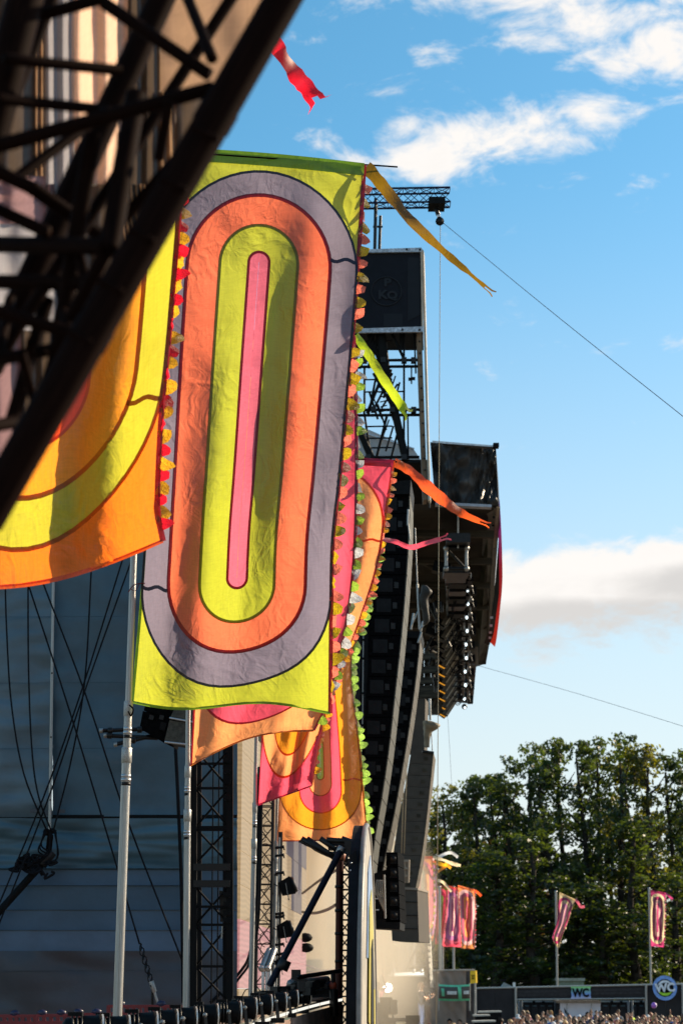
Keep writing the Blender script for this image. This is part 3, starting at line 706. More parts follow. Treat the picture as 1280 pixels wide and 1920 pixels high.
# ------------------------------------------------------------------ screen beside the lattice tower
def led_mat(name, col, st):
    m = bpy.data.materials.new(name); m.use_nodes = True; t = NT(m.node_tree)
    tc = t.n('ShaderNodeTexCoord').outputs['Object']
    sp_ = t.n('ShaderNodeSeparateXYZ', ins={0: tc})
    wob = t.n('ShaderNodeTexNoise', ins={'Vector': tc, 'Scale': .8}).outputs[0]
    z = t.m('ADD', sp_.outputs[2], t.m('MULTIPLY', wob, .22))
    line = t.m('SINE', t.m('MULTIPLY', z, 88.0))
    f = t.m('ADD', .90, t.m('MULTIPLY', line, .10))
    cc = t.n('ShaderNodeMix', data_type='RGBA', blend_type='MULTIPLY', ins={0: 1.0, 6: c4(col), 7: t.n('ShaderNodeCombineColor', ins={0: f, 1: f, 2: f}).outputs[0]}).outputs[2]
    e = t.n('ShaderNodeEmission', ins={0: cc, 1: st}); d = t.n('ShaderNodeBsdfPrincipled', ins={'Base Color': (.05, .05, .05, 1), 'Roughness': .5})
    a = t.n('ShaderNodeAddShader', ins={0: e.outputs[0], 1: d.outputs[0]})
    t.n('ShaderNodeOutputMaterial', ins={0: a.outputs[0]}); return m
LT, LP, LD = led_mat('led_tan', (.60, .40, .20), .50), led_mat('led_pink', (.74, .32, .31), .54), led_mat('led_dark', (.050, .030, .045), .9)
LB = led_mat('led_brown', (.30, .19, .09), .9)
A = V(437, 1855, 26.0); B = V(566, 1855, 38.0); A.z = B.z = 0
led = thing('video_screen', 'tan video screen with a pink band, seen at a slant behind the silver poles', 'screen', (A.x, A.y, 2.4))
ncol, nrow, z0, zh = 10, 9, 2.45, .46
dv = (B - A) / ncol; nrm = Vector((dv.y, -dv.x, 0)).normalized()
for c in range(ncol):
    for r_ in range(nrow):
        zc = z0 + r_ * zh
        m = LT
        if 3.1 < zc + zh / 2 < 3.95: m = LP
        if c >= 5 and zc > 5.0: m = LD if c >= 6 else LB
        if c >= 6 and 4.7 < zc <= 5.0: m = LB
        if c in (7, 8) and 4.2 < zc <= 5.0: m = LD
        p = A + dv * c + dv.normalized() * .006; q = A + dv * (c + 1) - dv.normalized() * .006
        MB().prism([p + Vector((0, 0, zc + .004)), q + Vector((0, 0, zc + .004)), q + Vector((0, 0, zc + zh - .004)), p + Vector((0, 0, zc + zh - .004))], (-nrm) * -.08).obj('led_tile', m, led)
gpx('screen_edge', [(565, 1500), (568, 1500), (568, 1852), (565, 1852)], 38.1, (.0, .3, 0), BLK, led)
bar('top_beam', A + Vector((0, .3, 6.65)), B + Vector((0, .3, 6.65)), .2, .2, BLK, led)
for x, y in ((572, 1758), (574, 1777)):
    t = tag(MB().sphere(V(x, y, 37), .13, 10, sc=(1.1, .8, .7)).tube([V(x, y, 37), V(x - 8, y, 37.6)], .03).obj('wall_lamp', BLK, base=V(x, y, 37)), '%s of two small black round lamps at the right edge of the screen' % ('upper' if y < 1765 else 'lower'), 'lamp')

# ------------------------------------------------------------------ thin truss tower with floodlights
tt = truss('truss_tower', 'narrow cable-wrapped black truss tower between the third and fourth pole', V(492, 1960, 25.2), V(499, 1440, 25.2), .20, .26, .020, .008, BLKM, up=Vector((0, 1, 0)), cat='tower')
rnd = random.Random(3)
mb = MB()
for i in range(16):
    y = 1530 + i * 21; x = 500 + rnd.uniform(-8, 4)
    c0 = V(x, y, 25.0); rr = rnd.uniform(.04, .09)
    mb.tube([c0 + Vector((math.cos(a) * rr, .02 * math.sin(a * 2), math.sin(a) * rr * 1.2)) for a in [k * .5 for k in range(rnd.randint(7, 13))]], .006, 4)
mb.tube(curve([V(488, 1440, 24.9), V(485, 1600, 24.9), V(480, 1720, 24.9), V(468, 1790, 24.9), V(452, 1820, 24.8), V(425, 1850, 24.7), V(395, 1880, 24.6)], 6), .022, 6)
mb.tube(curve([V(491, 1440, 24.9), V(489, 1600, 24.8), V(484, 1730, 24.8), V(470, 1800, 24.8), V(450, 1832, 24.7), V(420, 1868, 24.6)], 6), .018, 6)
mb.tube(curve([V(454, 1868, 24.5), V(462, 1855, 24.5), V(474, 1858, 24.5)], 5), .007, 5)
tag(mb.obj('cable_loom', BLKC, base=V(488, 1600, 25)), 'thick bundle of black cables running down the narrow truss and curving off to the left', 'cables')
sd_ = thing('lamp_stand', 'vertical black pipe carrying clamps just right of the fourth pole', 'pipe', V(522, 1900, 25.6))
rod('pipe', V(519, 1960, 25.6), V(526, 1560, 25.6), .03, BLKM, sd_, 10); rod('bright_pipe', V(517, 1880, 25.4), V(524, 1570, 25.4), .014, GALV, sd_, 8)
for y in (1590, 1605, 1638, 1714, 1720, 1772, 1790):
    rod('clamp', V(516, y, 25.4), V(532, y - 2, 25.4), .02, BLKM, sd_, 6); rod('clamp_bolt', V(531, y - 5, 25.4), V(533, y + 4, 25.4), .01, BLKM, sd_, 5)
def flood(x, y, Y, s, lab):
    t = thing('floodlight', lab, 'floodlight', V(x, y, Y), 'floodlights on the black pipe')
    k = s * Y / F
    M = Matrix.Translation(V(x, y, Y)) @ Matrix.Rotation(-.35, 4, 'Y')
    def q(a, b, c): return M @ Vector((a * k, b * k, c * k))
    MB().add([q(-.6, -.5, -.55), q(.5, -.5, -.75), q(.5, -.5, .75), q(-.6, -.5, .55), q(-.6, .5, -.55), q(.5, .5, -.75), q(.5, .5, .75), q(-.6, .5, .55)], [(0, 1, 2, 3), (7, 6, 5, 4), (0, 4, 5, 1), (3, 2, 6, 7), (0, 3, 7, 4), (1, 5, 6, 2)]).obj('housing', BLK, t)
    hs_ = [c for c in t.children][0]
    MB().tube([q(.5, 0, 0), q(.75, 0, 0)], [.72 * k, .62 * k], 14).obj('lens_hood', BLKM, t)
    for b in (-.6, .6): bar('yoke', q(-.2, b, -1.0), q(0, b, .3), .12 * k, .05 * k, GALV, t)
    rod('yoke_base', q(-.2, -.6, -1.0), q(-.2, .6, -1.0), .06 * k, BLKM, t, 6)
    rod('power_cable', q(-.6, 0, .2), q(-1.1, 0, .8), .05 * k, BLKC, hs_, 5)
    return t
flood(538, 1663, 25.4, 22, 'upper black floodlight clamped to the pipe, against the tan screen')
flood(534, 1744, 25.4, 21, 'middle black floodlight clamped to the pipe, just above the pink band')
flood(527, 1808, 25.4, 17, 'lowest black floodlight on the pipe, in front of the pink band')
t = thing('pipe_bundle', 'two short silver pipes standing at the foot of the narrow truss', 'pipes', V(495, 1870, 24.6))
for a, b in (((505, 1780), (491, 1815)), ((515, 1780), (502, 1815))):
    rod('pipe', V(*a, 24.6), V(*b, 24.4), .035, GALV, t, 10); rod('pipe_mouth', V(b[0] + .5, b[1], 24.4), V(b[0] - 1, b[1] + 3, 24.38), .042, ALU, t, 10)
for x in (493, 500, 506): rod('support', V(x, 1820, 24.6), V(x, 1862, 24.6), .02, ALU, t, 6)

# ------------------------------------------------------------------ braced sign on a truss post
t = thing('brace_pole', 'long black pole slanting up from the row of lamps to the sign post', 'pole', V(505, 1845, 19))
rod('tube', V(505, 1848, 19.0), V(640, 1592, 19.6), .035, pm('blue_black', (.012, .014, .025), .45), t, 12)
rod('end_socket', V(636, 1600, 19.6), V(642, 1588, 19.6), .045, GALV, t, 10); rod('sleeve', V(528, 1818, 19), V(536, 1800, 19), .06, BLKM, t, 8)
cable('cable', 'thin dark cable rising to the right behind the slanted pole', [V(567, 1675, 30), V(600, 1650, 28), V(636, 1628, 25)], .02, BLKM)
cable('cable', 'drooping black cable between the screen edge and the sign post', [V(567, 1710, 30), V(590, 1712, 28.5), V(612, 1706, 27), V(632, 1695, 25)], .022, BLKM)
sp_t = truss('sign_truss', 'black truss post standing behind the tall rounded sign', V(648, 1985, 20.5), V(645, 1612, 20.5), .13, .16, .022, .008, BLKM, up=Vector((0, 1, 0)), cat='truss')
rod('pole', V(634, 1980, 20.3), V(637, 1606, 20.3), .042, pm('worn_red_black', (.05, .014, .010), .45, .2, .3), sp_t, 12)
rod('pole_cap', V(638, 1612, 20.3), V(641, 1600, 20.3), .046, pm('worn_orange', (.30, .09, .04), .5), sp_t, 12)
for y in (1660, 1705, 1748, 1800): rod('pole_collar', V(636, y, 20.3), V(636, y + 5, 20.3), .050, BLKM, sp_t, 12)
mb = MB()
for i in range(14):
    a = V(560 + 5 * i, 1577 + 2.4 * i, 21 + rnd.random()); mb.tube(curve([a, a + Vector((.1, 0, -.06 + .05 * rnd.random())), a + Vector((.24, 0, -.12)), V(650 - 4 * (i % 3), 1600 + i, 20.8)], 4), .016, 5)
for a, b in (((565, 1572), (615, 1602)), ((575, 1572), (632, 1612)), ((600, 1572), (640, 1600)), ((612, 1575), (690, 1580)), ((640, 1572), (690, 1590))): mb.tube([V(*a, 21), V(*b, 21)], .032, 6)
mb.box(V(664, 1592, 21), (.22, .3, .16)).box(V(640, 1585, 21.4), (.3, .3, .1))
tag(mb.obj('rigging', BLKM, base=V(640, 1590, 21)), 'tangle of black rigging steel and cables directly under the lowest orange banner', 'rigging')
# rounded sign board, seen almost edge on
sg = thing('round_sign', 'tall rounded sign board seen edge on, pale rim, graffiti in yellow, pink and blue', 'sign', V(676, 1960, 19))
SA = V(668, 1855, 17.4); SB = V(699, 1855, 21.2); SA.z = SB.z = 0
ds = (SB - SA); zc, zr = 2.1, 2.42
dsn = Vector((ds.y, -ds.x, 0)).normalized()      # face side, to the right
def sface(a, z, off=0.0): return SA + ds * a + Vector((0, 0, z)) + dsn * off
ell = [(.5 - .5 * math.cos(2 * math.pi * k / 64), zc + zr * math.sin(2 * math.pi * k / 64)) for k in range(64)]
SIGNP = pm('sign_cream', (.40, .36, .30), .45, 0, .1, 3)
MB().prism([sface(a, z, .0) for a, z in ell], -dsn * .10).obj('board', BLKC, sg)
MB().prism([sface(a, z, .03) for a, z in ell], -dsn * .028).obj('face', SIGNP, sg)
rim = [sface(a, z, .02) for a, z in ell]; MB().tube(rim + [rim[0]], .028, 8, cap=False).obj('rim', pm('rim_grey', (.20, .18, .16), .4), sg)
gpx('back_frame', [(655, 1604), (668, 1594), (676, 1980), (655, 1980)], 18.2, (.0, 2.6, 0), BLKC, sg)
GC = [pm('gr_%d' % i, c, .4) for i, c in enumerate(((.50, .42, .08), (.55, .30, .36), (.22, .32, .50), (.03, .03, .03), (.45, .42, .40), (.5, .3, .12), (.03, .03, .03)))]
def gshape(pts, c, off): MB().prism([sface(a, z, off) for a, z in pts], dsn * .008).obj('graffiti_shape', GC[c], sg)
gshape([(.35, 3.2), (.45, 4.05), (.60, 4.25), (.72, 3.9), (.80, 3.2), (.62, 3.3), (.55, 3.7), (.48, 3.2)], 2, .034)
gshape([(.38, 2.6), (.46, 3.7), (.60, 3.9), (.70, 3.5), (.78, 2.3), (.66, 2.5), (.58, 3.3), (.52, 2.5)], 0, .045)
gshape([(.46, 2.4), (.52, 3.3), (.60, 3.4), (.66, 3.0), (.70, 2.3), (.60, 2.6)], 3, .056)
gshape([(.70, 1.4), (.70, 2.6), (.84, 2.7), (.88, 1.3)], 1, .034)
gshape([(.62, 1.9), (.62, 2.9), (.70, 2.9), (.72, 1.9)], 0, .060)
gshape([(.30, 1.0), (.36, 2.3), (.48, 2.2), (.52, .6), (.36, .5)], 4, .036)
gshape([(.55, .3), (.56, 1.9), (.66, 1.8), (.70, .5)], 1, .046)
gshape([(.40, .9), (.42, 2.0), (.47, 1.9), (.48, .8)], 3, .056)
gshape([(.78, .6), (.78, 1.6), (.90, 1.5), (.92, .7)], 5, .046)
gshape([(.72, .8), (.73, 1.7), (.76, 1.7), (.76, .8)], 6, .056)
for i in range(22): MB().sphere(V(655 + rnd.uniform(0, 4), 1618 + i * 14, 18.1), .009, 6).obj('eyelet', ALU, sg)

# ------------------------------------------------------------------ apron of the stage: deck, light strip, lamps
dk = thing('stage_apron', 'narrow timber topped stage edge with a white light strip and a crumpled skirt', 'stage edge', V(500, 1925, 14))
def dkp(t_, dy=0.0, Yo=0.0):
    x = lerp(300, 640, t_); y = 1975 - 108 * (1 - (1 - t_) ** 1.25)
    return V(x, y + dy, lerp(10.5, 20, t_) + Yo)
top = [dkp(i / 16) for i in range(17)]
DKT = pm('deck_plywood', (.26, .15, .09), .7, 0, .25, 5, dirt=(.12, .06, .04))
mb = MB()
for i in range(16):
    a, b = top[i], top[i + 1]; mb.add([a, b, b + Vector((-.45, .5, .0)), a + Vector((-.45, .5, .0))], [(0, 1, 2, 3)])
mb.obj('deck_top', DKT, dk)
LST = emit('strip_glow', (1, .97, .86), .75)
for i in range(16):
    a, b = top[i], top[i + 1]; d = (b - a) * .02; h = Vector((0, 0, -.062)); o = Vector((.012, -.02, -.010))
    MB().prism([a + d + o, b - d + o, b - d + o + h, a + d + o + h], (.0, .03, 0)).obj('strip_segment', pm('strip_frame', (.30, .29, .26), .4, .5), dk)
    o2 = Vector((.012, -.026, -.026)); h2 = Vector((0, 0, -.026))
    MB().prism([a + d + o2, b - d + o2, b - d + o2 + h2, a + d + o2 + h2], (.0, .006, 0)).obj('strip_light', LST, dk)
SK = pm('skirt_foil', (.36, .24, .19), .42, .15, .2, 5, .6, 14)
mb = MB().grid(lambda u, v: dkp(u, 0, 0) + Vector((.03 + .03 * noise.noise(Vector((u * 30, v * 3, 1))), -.02 + .03 * noise.noise(Vector((u * 22, v * 5, 7))), -.085 - v * .8)), 60, 10)
mb.obj('skirt', SK, dk)
def par(x, y, Y, r, lab):
    t = thing('stage_lamp', lab, 'stage lamp', V(x, y, Y), 'black lamps lined up along the stage edge')
    k = r * Y / F; c = V(x, y, Y); ax = Vector((1, .20, 0)).normalized()
    MB().tube([c - ax * k * 2.4, c - ax * k * 2.2, c - ax * k * 1.2, c - ax * k * 1.15, c - ax * k * .3, c - ax * k * .28, c], [k * .55, k * .8, k * .86, k * .96, k * .97, k * 1.03, k * 1.03], 18, cap=True).obj('housing', BLK, t)
    MB().tube([c, c + ax * k * .10], [k * 1.05, k * 1.05], 20, cap=False).tube([c - ax * .01 * k, c + ax * k * .12], [k * .98, k * .98], 20, cap=False).obj('lens_ring', pm('lamp_ring', (.62, .60, .55), .35, .3), t)
    MB().tube([c + ax * k * .02, c + ax * k * .05], [k * .96, k * .9], 18).obj('lens', pm('lens_dark', (.02, .02, .02), .12), t)
    for q in range(3): MB().tube([c - ax * k * (1.3 + .28 * q), c - ax * k * (1.2 + .28 * q)], [k * 1.0, k * 1.0], 16).obj('cooling_fin', BLKM, t)
    for sgn in (-1, 1): bar('yoke_arm', c - ax * k * .9 + Vector((0, sgn * k * 1.12, k * .1)), c - ax * k * .7 + Vector((0, sgn * k * 1.0, -k * 1.9)), k * .12, k * .3, BLKM, t)
    MB().box(c - ax * k * .8 + Vector((0, 0, -k * 1.9)), (k * 1.5, k * 2.2, k * .5)).obj('base', BLK, t)
    MB().box(c - ax * k * 1.6 + Vector((0, 0, k * 1.05)), (k * .9, k * .7, k * .25)).obj('top_box', BLK, t)
    rod('edge_bolt', c - ax * k * .9 + Vector((0, -k * 1.2, k * .1)), c - ax * k * .9 + Vector((0, -k * 1.05, k * .1)), k * .2, GALV, t, 8)
ords = ['largest', 'second', 'third', 'fourth', 'fifth', 'sixth', 'seventh', 'eighth', 'ninth', 'tenth', 'eleventh', 'last']
LAMPS = [(190, 1934, 11.2, 26), (240, 1934, 11.4, 25), (292, 1926, 11.7, 24), (330, 1919, 12.1, 22), (366, 1912, 12.6, 20), (406, 1905, 13.1, 19), (449, 1899, 13.8, 18), (478, 1891, 14.6, 17), (507, 1884, 15.4, 16), (534, 1879, 16.3, 15), (556, 1873, 17.2, 13.5), (580, 1868, 18.2, 12.5)]
near = ['left of the nearest pole, cut by the lower picture edge', 'just right of the foot of the nearest pole', 'under the hanging turnbuckle', 'left of the second pole foot', 'right of the second pole foot', 'below the lattice tower', 'below the left edge of the tan screen', 'at the foot of the third pole', 'right of the third pole foot', 'at the foot of the slanted black pole', 'below the pink band of the screen', 'farthest of the row, nearest the sign']
for i, (x, y, Y, r) in enumerate(LAMPS): par(x, y, Y, r * 1.12, 'black round stage lamp, ' + near[i])
# arms behind the lamps
t = thing('silver_arms', 'horizontal silver and blue tipped arms reaching from the lamps to the sign post', 'support arms', V(545, 1850, 18.6))
for a, b, r, m in (((545, 1845), (612, 1838), .045, GALV), ((555, 1856), (610, 1847), .034, GALV), ((560, 1832), (640, 1820), .022, BLKM), ((535, 1862), (550, 1838), .035, GALV)):
    rod('arm', V(*a, 18.6), V(*b, 19.6), r, m, t, 10)
rod('blue_tip', V(598, 1849, 19.4), V(616, 1845, 19.6), .040, pm('blue_plastic', (.02, .07, .16), .4), t, 10)
MB().box(V(555, 1832, 18.7), (.09, .12, .14)).box(V(561, 1843, 18.7), (.15, .1, .08)).obj('joint_block', BLKM, t)
t = thing('red_shackle', 'dark pedestal with a rusty red ratchet hanging at the end of the stage edge', 'ratchet', V(624, 1890, 19.5))
MB().sphere(V(624, 1848, 19.3), .05, 10, sc=(.8, .5, 1)).obj('ratchet', pm('rust_red', (.30, .05, .02), .5), t)
rod('strap', V(624, 1825, 19.3), V(624, 1850, 19.3), .022, BLKM, t, 8); rod('pedestal', V(625, 1855, 19.3), V(626, 1905, 19.3), .045, BLKM, t, 10)
mb = MB()
for i in range(16): mb.box(V(588 + rnd.uniform(-8, 30), 1874 - i % 5 * 5, 19.6 + rnd.random()), (rnd.uniform(.08, .3), .2, rnd.uniform(.02, .05)))
mb.box(V(612, 1862, 19.9), (.20, .3, .2))
tag(mb.obj('equipment', BLKM, base=V(600, 1880, 19.8)), 'low stack of black stage equipment behind the last lamps', 'equipment')
# clutter row between lamps and wall
mb = MB()
for i in range(40):
    f = i / 39; mb.box(V(lerp(445, 600, f), lerp(1880, 1850, f) + rnd.uniform(-8, 6), 18 + rnd.random()), (rnd.uniform(.05, .14), .1, rnd.uniform(.03, .10)), rnd.random())
tag(mb.obj('clamps', BLKM, base=V(500, 1870, 18)), 'jumble of black clamps and connectors behind the row of lamps', 'clamps', kind='stuff')

# red plastic barriers
RB = pm('red_plastic', (.22, .012, .018), .45, 0, .2, 5, .1, 20)
def barrier(x0, x1, y0, y1, Y, lab):
    t = thing('red_barrier', lab, 'barrier', V((x0 + x1) / 2, 1960, Y), 'red barriers at the foot of the tarpaulin')
    k = Y / F; h = (y1 - y0)
    bar('top_rail', V(x0, y0 + 2, Y), V(x1, y0 + 2, Y), .05, .035, RB, t); bar('mid_rail', V(x0, y0 + h * .42, Y), V(x1, y0 + h * .42, Y), .05, .045, RB, t)
    MB().prism([V(x0, y0 + h * .55, Y), V(x1, y0 + h * .55, Y), V(x1, 1990, Y), V(x0, 1990, Y)], (0, .06, 0)).obj('panel', RB, t)
    n = max(3, int((x1 - x0) / 11))
    for i in range(n + 1): bar('slat', V(lerp(x0, x1, i / n), y0, Y), V(lerp(x0, x1, i / n), y0 + h * .6, Y), .026, .045, RB, t)
    for f in (.15, .7): MB().sphere(V(lerp(x0, x1, f), y0 - 3, Y), .055, 8, sc=(1.1, .8, .7)).obj('lamp_cap', pm('cap_dark', (.02, .02, .06), .4), t)
barrier(-60, 66, 1903, 1940, 23.4, 'red slatted barrier at the lower left corner')
barrier(70, 135, 1902, 1940, 23.3, 'red slatted barrier with a blue cap, left of the nearest pole')
barrier(138, 200, 1900, 1940, 23.2, 'red slatted barrier directly behind the foot of the nearest pole')
barrier(204, 345, 1885, 1925, 22.6, 'taller red barrier section between the two nearest poles')

# ------------------------------------------------------------------ tall scaffold tower with the logo screen
TWY = 34.0
tw_ = thing('scaffold_tower', 'open black scaffold tower below the dark logo screen, tallest structure of the stage', 'tower', V(740, 1960, TWY + 1))
def tr(nm, a, b, r, mat=BLK, Y=TWY, n=8): return rod(nm, V(a[0], a[1], Y), V(b[0], b[1], Y), r, mat, tw_, n)
for y in (676, 688, 769, 779, 858, 868): tr('ledger', (655, y), (786, y - 1), .030)
for x0, y0, x1, y1, r in ((683, 690, 683, 770, .022), (757, 618, 757, 880, .020), (776, 620, 779, 700, .016), (771, 690, 771, 720, .014), (700, 620, 700, 690, .02), (764, 780, 765, 860, .016), (752, 618, 752, 655, .03),
                          (682, 770, 694, 850, .022), (668, 618, 668, 700, .03)):
    tr('standard', (x0, y0), (x1, y1), r)
for a, b, r in (((700, 622), (672, 690), .05), ((733, 622), (758, 675), .03), ((713, 620), (722, 700), .10), ((722, 690), (760, 862), .075), ((690, 622), (706, 700), .03), ((706, 700), (690, 780), .022),
                ((722, 690), (688, 775), .03), ((700, 700), (745, 780), .03), ((725, 780), (705, 860), .026), ((735, 780), (765, 860), .022), ((662, 778), (700, 868), .07), ((745, 720), (715, 765), .02),
                ((712, 622), (690, 690), .03), ((735, 700), (700, 768), .022), ((660, 700), (700, 640), .03)):
    tr('brace', a, b, r)
for x, y in ((683, 676), (757, 676), (700, 768), (757, 769), (757, 858), (718, 676), (735, 769), (690, 858), (775, 676), (775, 769)): MB().box(V(x, y, TWY - .06), (.10, .12, .10)).obj('coupler', BLKM, tw_)
for x, y in ((775, 710), (768, 711)): MB().box(V(x, y, TWY), (.06, .03, .06)).obj('bracket', BLK, tw_)
for i in range(14):
    x0 = 688 + (i * 37) % 70; y0 = 628 + (i * 53) % 200
    tr('inner_tube', (x0, y0), (x0 + (-14 if i % 2 else 16), y0 + 38 + (i * 7) % 20), .014 + .004 * (i % 3))
for y in (640, 655, 712, 735, 800, 822, 840): tr('inner_ledger', (684, y), (758 if y % 2 else 735, y - 1), .016)
# ladder inside
for i in range(9): tr('ladder_rung', (706 + i, 700 + i * 9), (718 + i, 697 + i * 9), .012)
# tall edge board: timber web with a pale sunlit flange
eb = thing('edge_column', 'tall leaning column at the right edge of the scaffold, timber inside and pale outside', 'column', V(805, 937, TWY))
MB().prism([V(781, 622, TWY - .1), V(790, 618, TWY - .1), V(801, 936, TWY - .1), V(793, 938, TWY - .1)], (.0, .35, 0)).obj('timber_web', TIMB, eb)
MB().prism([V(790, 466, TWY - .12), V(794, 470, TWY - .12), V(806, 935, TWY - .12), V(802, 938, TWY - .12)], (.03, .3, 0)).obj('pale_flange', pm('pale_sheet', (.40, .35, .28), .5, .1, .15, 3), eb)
for i in range(14): MB().sphere(V(lerp(788, 800, i / 13) - 2, lerp(640, 925, i / 13), TWY - .12), .02, 6).obj('rivet', BLKM, eb)
rod('hook', V(805, 938, TWY), V(805, 952, TWY), .014, BLKM, eb, 6)
# screen box
bx = thing('logo_screen', 'dark screen box with a faint round emblem and silver rails, on the scaffold tower', 'screen', V(725, 622, TWY - .3))
MB().prism([V(640, 468, TWY - .2), V(789, 468, TWY - .2), V(791, 618, TWY - .2), V(640, 618, TWY - .2)], (.08, 1.2, 0)).obj('body', pm('screen_black', (.010, .011, .016), .6, 0, .1), bx)
for y0, y1, x1 in ((464, 474, 790), (612, 624, 793)):
    MB().prism([V(640, y0 + 5, TWY - .26), V(x1, y0, TWY - .26), V(x1, y1 - 2, TWY - .26), V(640, y1, TWY - .26)], (0, .055, 0)).obj('silver_rail', pm('rail_silver', (.45, .46, .50), .4, .4, .25, 20, dirt=(.25, .22, .15)), bx)
for x, y in ((762, 466), (754, 617), (786, 617), (787, 467)): MB().box(V(x, y + 1, TWY - .27), (.035, .02, .035)).obj('bolt', BLKM, bx)
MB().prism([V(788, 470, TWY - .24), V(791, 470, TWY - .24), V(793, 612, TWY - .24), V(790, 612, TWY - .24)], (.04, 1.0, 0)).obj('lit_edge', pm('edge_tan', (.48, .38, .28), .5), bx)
FG = pm('faint_grey', (.024, .026, .031), .6, 0, .05); FG2 = pm('faint_grey_dim', (.017, .019, .024), .6, 0, .05)
MB().prism([V(764, 482, TWY - .21), V(787, 484, TWY - .21), V(787, 590, TWY - .21), V(764, 602, TWY - .21)], (0, .005, 0)).obj('faint_stripe', FG2, bx)
MB().prism([V(719, 588, TWY - .21), V(754, 588, TWY - .21), V(754, 612, TWY - .21), V(719, 612, TWY - .21)], (0, .005, 0)).obj('faint_square', FG2, bx)
c0 = V(724, 546, TWY - .215); rr = 30 * TWY / F
ringp = [c0 + Vector((math.cos(a) * rr, 0, math.sin(a) * rr)) for a in [k * math.pi / 24 for k in range(49)]]
MB().tube(ringp, .011, 5, cap=False).obj('emblem_ring', FG, bx)
text('emblem_letter', 'P', .22, FG, bx, Matrix.Translation(V(726, 530, TWY - .222)) @ UPRIGHT, .010, .003, 1.2)
text('emblem_letter', 'K', .24, FG, bx, Matrix.Translation(V(717, 553, TWY - .222)) @ UPRIGHT, .010, .003, 1.15)
text('emblem_letter', 'Q', .22, FG, bx, Matrix.Translation(V(735, 554, TWY - .222)) @ UPRIGHT, .010, .003, 1.1)
# boom truss on two posts with a pulley
bt = truss('boom_truss', 'short horizontal truss above the logo screen, standing on two thin posts', V(610, 374, TWY), V(843, 370, TWY), .28, .32, .022, .008, pm('blue_steel', (.020, .020, .055), .4, .5), cat='truss', x=True, depth=.30)
for x, y0, r in ((703, 372, .030), (712, 405, .030)): rod('post', V(x - 1, 468, TWY), V(x + 1, y0, TWY), r, BLKM, bt, 10)
rod('post_coupler', V(699, 425, TWY), V(717, 425, TWY), .022, BLKM, bt, 6); rod('post_highlight', V(705, 466, TWY - .03), V(707, 380, TWY - .03), .008, GALV, bt, 6)
for x in (690, 843): pass
MB().box(V(818, 383, TWY), (.32, .42, .14)).obj('cradle', BLK, bt)
pu = thing('pulley', 'black and silver pulley hanging from the end of the short truss', 'pulley', V(824, 405, TWY))
rod('upper_block', V(817, 391, TWY), V(821, 403, TWY), .045, BLKM, pu, 10); rod('shank', V(820, 402, TWY), V(825, 412, TWY), .035, ALU, pu, 10)
rod('sheave', V(824, 415, TWY - .06), V(824, 415, TWY + .06), .085, BLKM, pu, 16); rod('lower_block', V(822, 408, TWY), V(828, 420, TWY), .05, BLKM, pu, 10)
CBL = pm('steel_cable', (.10, .12, .15), .4, .6, .1); CBW = pm('rope_tan', (.34, .27, .17), .7, 0, .1)
cable('cable', 'thin cable running from the pulley down to the right edge of the sky', [V(829, 417, TWY), V(1050, 598, 30), V(1300, 797, 26)], .006, CBL)
cable('cable', 'long thin tan cable hanging straight down from the pulley past the far banners', [V(825, 420, TWY), V(822, 1000, TWY), V(820, 1500, TWY), V(817, 1960, TWY)], .007, CBW)
cable('cable', 'faint thin cable falling from the roof towards the trees on the right', [V(885, 1245, 55), V(1080, 1300, 50), V(1300, 1368, 45)], .006, CBL)
cable('cable', 'very thin cable hanging from the lowest roof lamp to the tree tops', [V(838, 1330, 60), V(845, 1450, 60), V(849, 1560, 60)], .005, CBL)
# pale canopy behind the tower
cn = thing('pale_canopy', 'pale grey tent canopy seen through the scaffold below the lime ribbon', 'canopy', V(720, 860, 44))
MB().prism([V(640, 800, 44), V(692, 806, 44), V(775, 842, 44), V(800, 880, 44), (V(640, 880, 44))], (0, 2, 0)).obj('sheet', pm('canopy_grey', (.36, .36, .37), .5, 0, .08, 2, .2, 8), cn)
rod('eave_pipe', V(640, 799, 43.9), V(776, 842, 43.9), .03, ALU, cn)

# ------------------------------------------------------------------ roof of the stage
rf = thing('stage_roof', 'dark stage roof with its black underside running away into the distance at upper right', 'roof', V(850, 960, 40))
BR = pm('soffit', (.035, .028, .020), .8, 0, .3, .8, .2, 3); BR2 = pm('soffit_beam', (.050, .042, .030), .7, 0, .3, 2); HZ = pm('fascia_grey', (.11, .10, .085), .6, 0, .2, 2)
# crumpled black tarp box at the front
def tarpf(u, v):
    x = lerp(lerp(806, 815, v), lerp(929, 934, v) - 1, u); y = lerp(lerp(829, 838, u), lerp(941, 948, u), v)
    e = max(0, (u - .5) / .5)
    dy = .22 * (noise.noise(Vector((u * 5 + v * 3, v * 2 - u * 4, 2))) ) + .13 * e * noise.noise(Vector((u * 22 + v * 6, v * 4, 9))) + .07 * e * noise.noise(Vector((u * 60, v * 9, 5)))
    return V(x, y, 38 + dy * 1.4 + e * .25)
MB().grid(tarpf, 90, 40).obj('front_tarp', pm('black_pvc', (.045, .042, .040), .33, 0, .15, 3, .25, 20), rf)
MB().prism([V(806, 829, 38.1), V(929, 838, 38.3), V(934, 947, 38.4), V(815, 941, 38.1)], (.3, 3, 0)).obj('roof_end', BLK, rf)
MB().prism([V(810, 826, 37.9), V(926, 835, 37.9), V(926, 838, 37.9), V(810, 830, 37.9)], (0, .2, 0)).obj('silver_rail', ALU, rf)
MB().prism([V(816, 941, 37.9), V(921, 946, 37.9), V(921, 951, 37.9), V(816, 946, 37.9)], (0, .2, 0)).obj('silver_rail', pm('rail_dull', (.35, .36, .40), .4, .3), rf)
